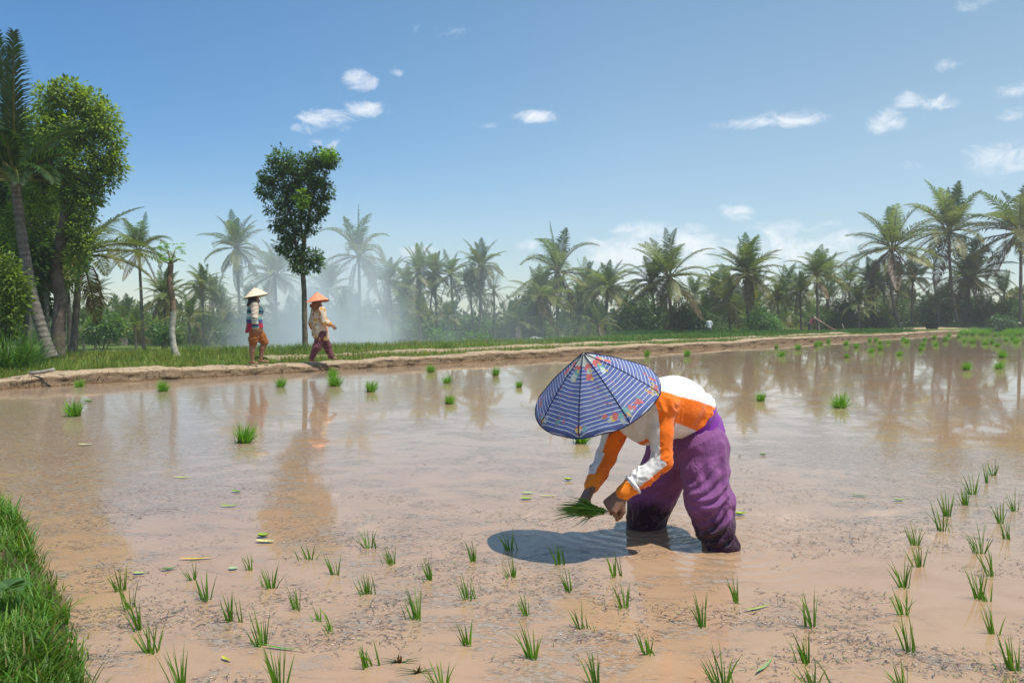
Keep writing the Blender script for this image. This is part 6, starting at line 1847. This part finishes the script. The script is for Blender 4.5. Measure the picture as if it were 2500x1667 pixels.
YG, YE, GR, PG = (.30, .42, .03), (.62, .40, .03), (.07, .16, .03), (.36, .44, .15)
for a in [("yellow-green leaf floating right of the woman's near leg", 1807, 1255, .085, .05, .05, YG, .5), ("round green leaf standing up on the water left of the hat shadow", 643, 1309, .065, .055, .4, (.22, .34, .03), .55), ("pale yellow leaf lying under the round green upright one", 648, 1322, .11, .04, -.1, (.55, .52, .20), .3),
          ("long yellow leaf strip floating behind the rice tuft at the left", 482, 1363, .17, .022, .15, YE, .15), ("yellow leaf strip on the stripped tree's reflection", 448, 1165, .15, .026, .06, (.50, .48, .08), .2), ("dark green leaf floating right of the pale oval leaf at left", 413, 1389, .07, .025, .5, GR, .4),
          ("pale oval leaf floating left of the dark green leaf", 341, 1398, .06, .03, .1, PG, .2), ("pale round leaf left of the short rice tuft at the left", 570, 1387, .05, .04, 0, (.34, .42, .22), .2), ("green leaf shred floating behind the walkers' tree reflection", 578, 1200, .10, .03, -.5, (.16, .30, .04), .4),
          ("thin green leaf above the reflected lone tree", 561, 1235, .12, .025, .1, YG, .3), ("light green leaf floating left of the woman's sleeve", 1286, 1217, .09, .045, .1, YG, .3), ("flat yellow-green leaf left of the held sheaf", 1290, 1203, .09, .04, -.05, PG, .2), ("small upright green leaf near the woman's far wrist", 1388, 1172, .07, .045, .3, (.28, .46, .06), .7),
          ("long pale leaf floating above the held sheaf", 1340, 1210, .13, .022, -.03, (.45, .48, .12), .2), ("green leaf floating far right of the woman's hips", 1864, 1110, .07, .045, .1, (.16, .30, .05), .5), ("curved green leaf blade in the scum right of the woman", 2100, 1210, .14, .024, -.4, (.10, .22, .05), .3),
          ("green leaf right of the curved leaf blade in the scum", 2196, 1221, .08, .03, -.1, (.16, .32, .05), .4), ("brown-edged leaf chip floating right of the woman's hips", 1806, 1113, .05, .03, 1.2, (.16, .18, .05), .5), ("light leaf drifting right of the leg near two tufts", 1850, 1484, .15, .014, .5, (.33, .42, .08), .2),
          ("long pale blade lying in front of the wading leg at the bottom", 1868, 1625, .16, .012, .9, (.22, .34, .12), .2), ("broken green blade lying before the tall front left tuft", 690, 1582, .16, .010, -.25, (.10, .25, .03), .2), ("yellowish leaf chip near the dense tuft at the bottom left", 553, 1609, .055, .014, -.6, (.42, .40, .04), .4),
          ("small green leaf in the far left water near the two bundles", 216, 980, .16, .10, .2, (.13, .30, .03), .4), ("pale leaf scrap left of the stripped tree's reflection", 210, 1086, .14, .05, .1, (.5, .5, .25), .3)]:
    float_leaf(*a)
# brown sprouts
for (lab, zz_, x, y, h) in (("withered brown sprout with green strips lying in the middle front water", z7, 520, 1075, 95), ("small dark upright sprout at the bottom right of the withered one", z7, 648, 1150, 75)):
    u, v = zz_(x, y); p = G(u, v); m_ = p[1] / F / 2.94; A = Acc(); r_ = np.random.default_rng(h)
    ps = r_.normal(0, .006, (14, 3)) * V(1, 1, 0)
    A.add(*blades(ps, r_.uniform(.4, 1, 14) * h * m_, .008, r_.uniform(0, 6.28, 14), r_.uniform(.1, .9, 14), r_.uniform(0, 1.2, 14), np.tile(V(.19, .11, .05), (14, 1)) * r_.uniform(.5, 1.3, (14, 1)), None, 4))
    A.add(*blades(ps[:4], .085, .008, V(-.2, .3, 3.0, 3.5), np.full(4, 1.35), np.full(4, .2), np.tile(V(.06, .15, .03), (4, 1)), None, 4))
    tag(link("dead_sprout", A.mesh("dead_sprout", M_RICE, False), None, p), lab, "sprout")
# scraps: straw bits and bubbles gathered in drifts
rs = np.random.default_rng(91); A = Acc()
n_ = 46000
u = rs.uniform(-30, 2530, n_); v = 960 + (1690 - 960) * rs.random(n_) ** .72
pp = np.stack([(u - 1250) / F * 1.2 * F / (v - 783), 1.2 * F / (v - 783), np.full(n_, .0035)], 1)
dn = fbm(np.stack([pp[:, 0] * 1.1 + 4, pp[:, 1] * 1.6, 0 * u], 1), 51, 4) * .55 + fbm(np.stack([pp[:, 0] * 4, pp[:, 1] * 5, 0 * u], 1), 52, 2) * .45
keep = (dn > .43 + .24 * rs.random(n_)); pp = pp[keep]; n_ = len(pp)
a = rs.normal(.15, .8, n_); L_ = rs.uniform(.006, .036, n_) * (1 + .10 * pp[:, 1]) * np.where(rs.random(n_) < .06, 2.2, 1); w_ = rs.uniform(.0008, .0020, n_) * (1 + .06 * pp[:, 1])
d = np.stack([np.cos(a), np.sin(a), 0 * a], 1); s_ = np.stack([-np.sin(a), np.cos(a), 0 * a], 1); bend = s_ * (L_ * rs.normal(0, .10, n_))[:, None]
q4 = np.stack([pp - d * L_[:, None] / 2, pp + bend - s_ * w_[:, None], pp + d * L_[:, None] / 2, pp + bend + s_ * w_[:, None]], 1)
pal = np.array([(.15, .115, .105), (.18, .13, .105), (.25, .20, .165), (.40, .35, .27), (.14, .22, .05), (.16, .10, .07), (.30, .34, .14)])
ck = rs.choice(7, n_, p=[.36, .25, .14, .07, .05, .10, .03])
A.add(q4.reshape(-1, 3), np.arange(n_)[:, None] * 4 + np.array([[0, 1, 2, 3]]), None, np.repeat(pal[ck] * rs.uniform(.7, 1.2, (n_, 1)), 4, 0))
nbub = 4200
k = rs.integers(0, n_, nbub); cpos = pp[k] + rs.normal(0, .02, (nbub, 3)) * V(1, 1, 0); rr = rs.uniform(.0008, .0028, nbub) * (1 + .10 * cpos[:, 1])
for e in range(6): pass
an = np.arange(6) * math.pi / 3
ring = np.stack([np.cos(an), np.sin(an), 0 * an], 1)
vv = cpos[:, None, :] + ring[None] * rr[:, None, None] * rs.uniform(.6, 1.3, (nbub, 6, 1)); top_ = cpos + np.stack([0 * rr, 0 * rr, rr * .35], 1)
allv = np.concatenate([vv, top_[:, None, :]], 1).reshape(-1, 3)
base = np.arange(nbub)[:, None] * 7
for e in range(6): pass
tri = np.concatenate([base + np.array([[6, e, (e + 1) % 6]]) for e in range(6)])
A.add(allv, None, tri, np.repeat(V(.52, .47, .40) * rs.uniform(.45, 1.2, (nbub, 1)), 7, 0))
tag(link("floating_debris", A.mesh("floating_debris", M_FLOAT, False)), "straw bits, scum flecks and bubbles drifting on the muddy water", "debris", None, "stuff")
# broad leaved weed in the bank grass
b = G(18, 1475, .24); root = thing("weed", "broad grey-green leaved weed growing in the bank grass at the left edge", "plant", b)
for i, (az, el, L_) in enumerate(((.2, .5, .085), (.9, .7, .07), (-.5, .45, .09), (2.0, .6, .07), (-1.5, .4, .08), (3.2, .7, .065), (.5, 1.0, .06))):
    A = Acc(); t = np.linspace(0, 1, 8); d_ = V(math.cos(az), math.sin(az), 0); sd_ = V(-math.sin(az), math.cos(az), 0); vv = []
    for tk in t:
        hw = L_ * .30 * math.sin(min(1, tk * .97 + .03) ** .9 * math.pi) ** .7
        c0 = d_ * L_ * tk * math.cos(el * (1 - .6 * tk)) + V(0, 0, L_ * tk * math.sin(el) - L_ * .35 * tk * tk + .05)
        for e in (-1, -.5, 0, .5, 1): vv.append(c0 + sd_ * hw * e + V(0, 0, abs(e) * hw * .35))
    I = np.arange(40).reshape(8, 5); A.add(vv, np.stack([I[:-1, :-1], I[1:, :-1], I[1:, 1:], I[:-1, 1:]], -1).reshape(-1, 4), None, V(.10, .20, .06) * rng.uniform(.8, 1.2))
    link("leaf", A.mesh("leaf", M_LEAF), root)

# ================================================================== smoke and haze
def box(name, lo, hi, material, label):
    lo = np.asarray(lo, float); hi = np.asarray(hi, float)
    vv = [(a, b_, c_) for a in (lo[0], hi[0]) for b_ in (lo[1], hi[1]) for c_ in (lo[2], hi[2])]
    q = np.array([[0, 1, 3, 2], [4, 6, 7, 5], [0, 4, 5, 1], [2, 3, 7, 6], [0, 2, 6, 4], [1, 5, 7, 3]])
    return tag(link(name, mk_mesh(name, vv, [q], smooth=False, mat=material)), label, None, None, "stuff")


m, nt, out = mat("smoke_volume"); n = N(nt); p = n.pos(); sp_ = n.new("ShaderNodeSeparateXYZ"); n.ln(p, sp_.inputs[0]); X_, Y_, Z_ = sp_.outputs
nz = n.noise(n.mapv(p, (.30, .22, .20), (0, .35, 0)), 1.0, 4, .62, .6)
nz = n.mr(nz, .34, .70, .12, 1.5)
def gauss(x, c, wd):
    q_ = n.math("DIVIDE", n.math("SUBTRACT", x, c), wd); return n.math("POWER", 2.718, n.math("MULTIPLY", n.math("MULTIPLY", q_, q_), -1.0))
hz_ = n.math("ADD", Z_, 1.0)
core = n.math("MULTIPLY", n.math("ADD", gauss(X_, -9.2, 1.8), n.math("MULTIPLY", gauss(X_, -12.4, 1.2), .7)), n.math("POWER", 2.718, n.math("MULTIPLY", hz_, -.33)))
thin = n.math("MULTIPLY", n.math("MULTIPLY", n.mr(X_, -15.5, -10.0), n.mr(X_, 10.0, -5.0)), n.math("POWER", 2.718, n.math("MULTIPLY", hz_, -.13)))
edge = n.math("MULTIPLY", n.math("MULTIPLY", n.mr(Z_, 8.8, 4.5), n.mr(Y_, 33.5, 37.0)), n.mr(Y_, 56.5, 52))
den = n.math("MULTIPLY", n.math("MULTIPLY", n.math("ADD", n.math("MULTIPLY", core, .42), n.math("MULTIPLY", thin, .022)), nz), edge)
pv = n.new("ShaderNodeVolumePrincipled"); pv.inputs["Color"].default_value = (.86, .94, 1.0, 1); n.ln(den, pv.inputs["Density"]); pv.inputs["Anisotropy"].default_value = .0
n.ln(pv.outputs[0], out.inputs["Volume"])
box("smoke", (-24, 33, -1.6), (12, 57, 9), m, "pale blue smoke drifting up behind the walkers and across the palms")
m, nt, out = mat("haze_volume"); n = N(nt)
pv = n.new("ShaderNodeVolumePrincipled"); pv.inputs["Color"].default_value = (.88, .94, 1.0, 1); pv.inputs["Density"].default_value = .0009; pv.inputs["Anisotropy"].default_value = .2
n.ln(pv.outputs[0], out.inputs["Volume"])
HAZE = box("haze", (-260, -60, -4), (320, 240, 24), m, "thin pale haze in the air over the field")
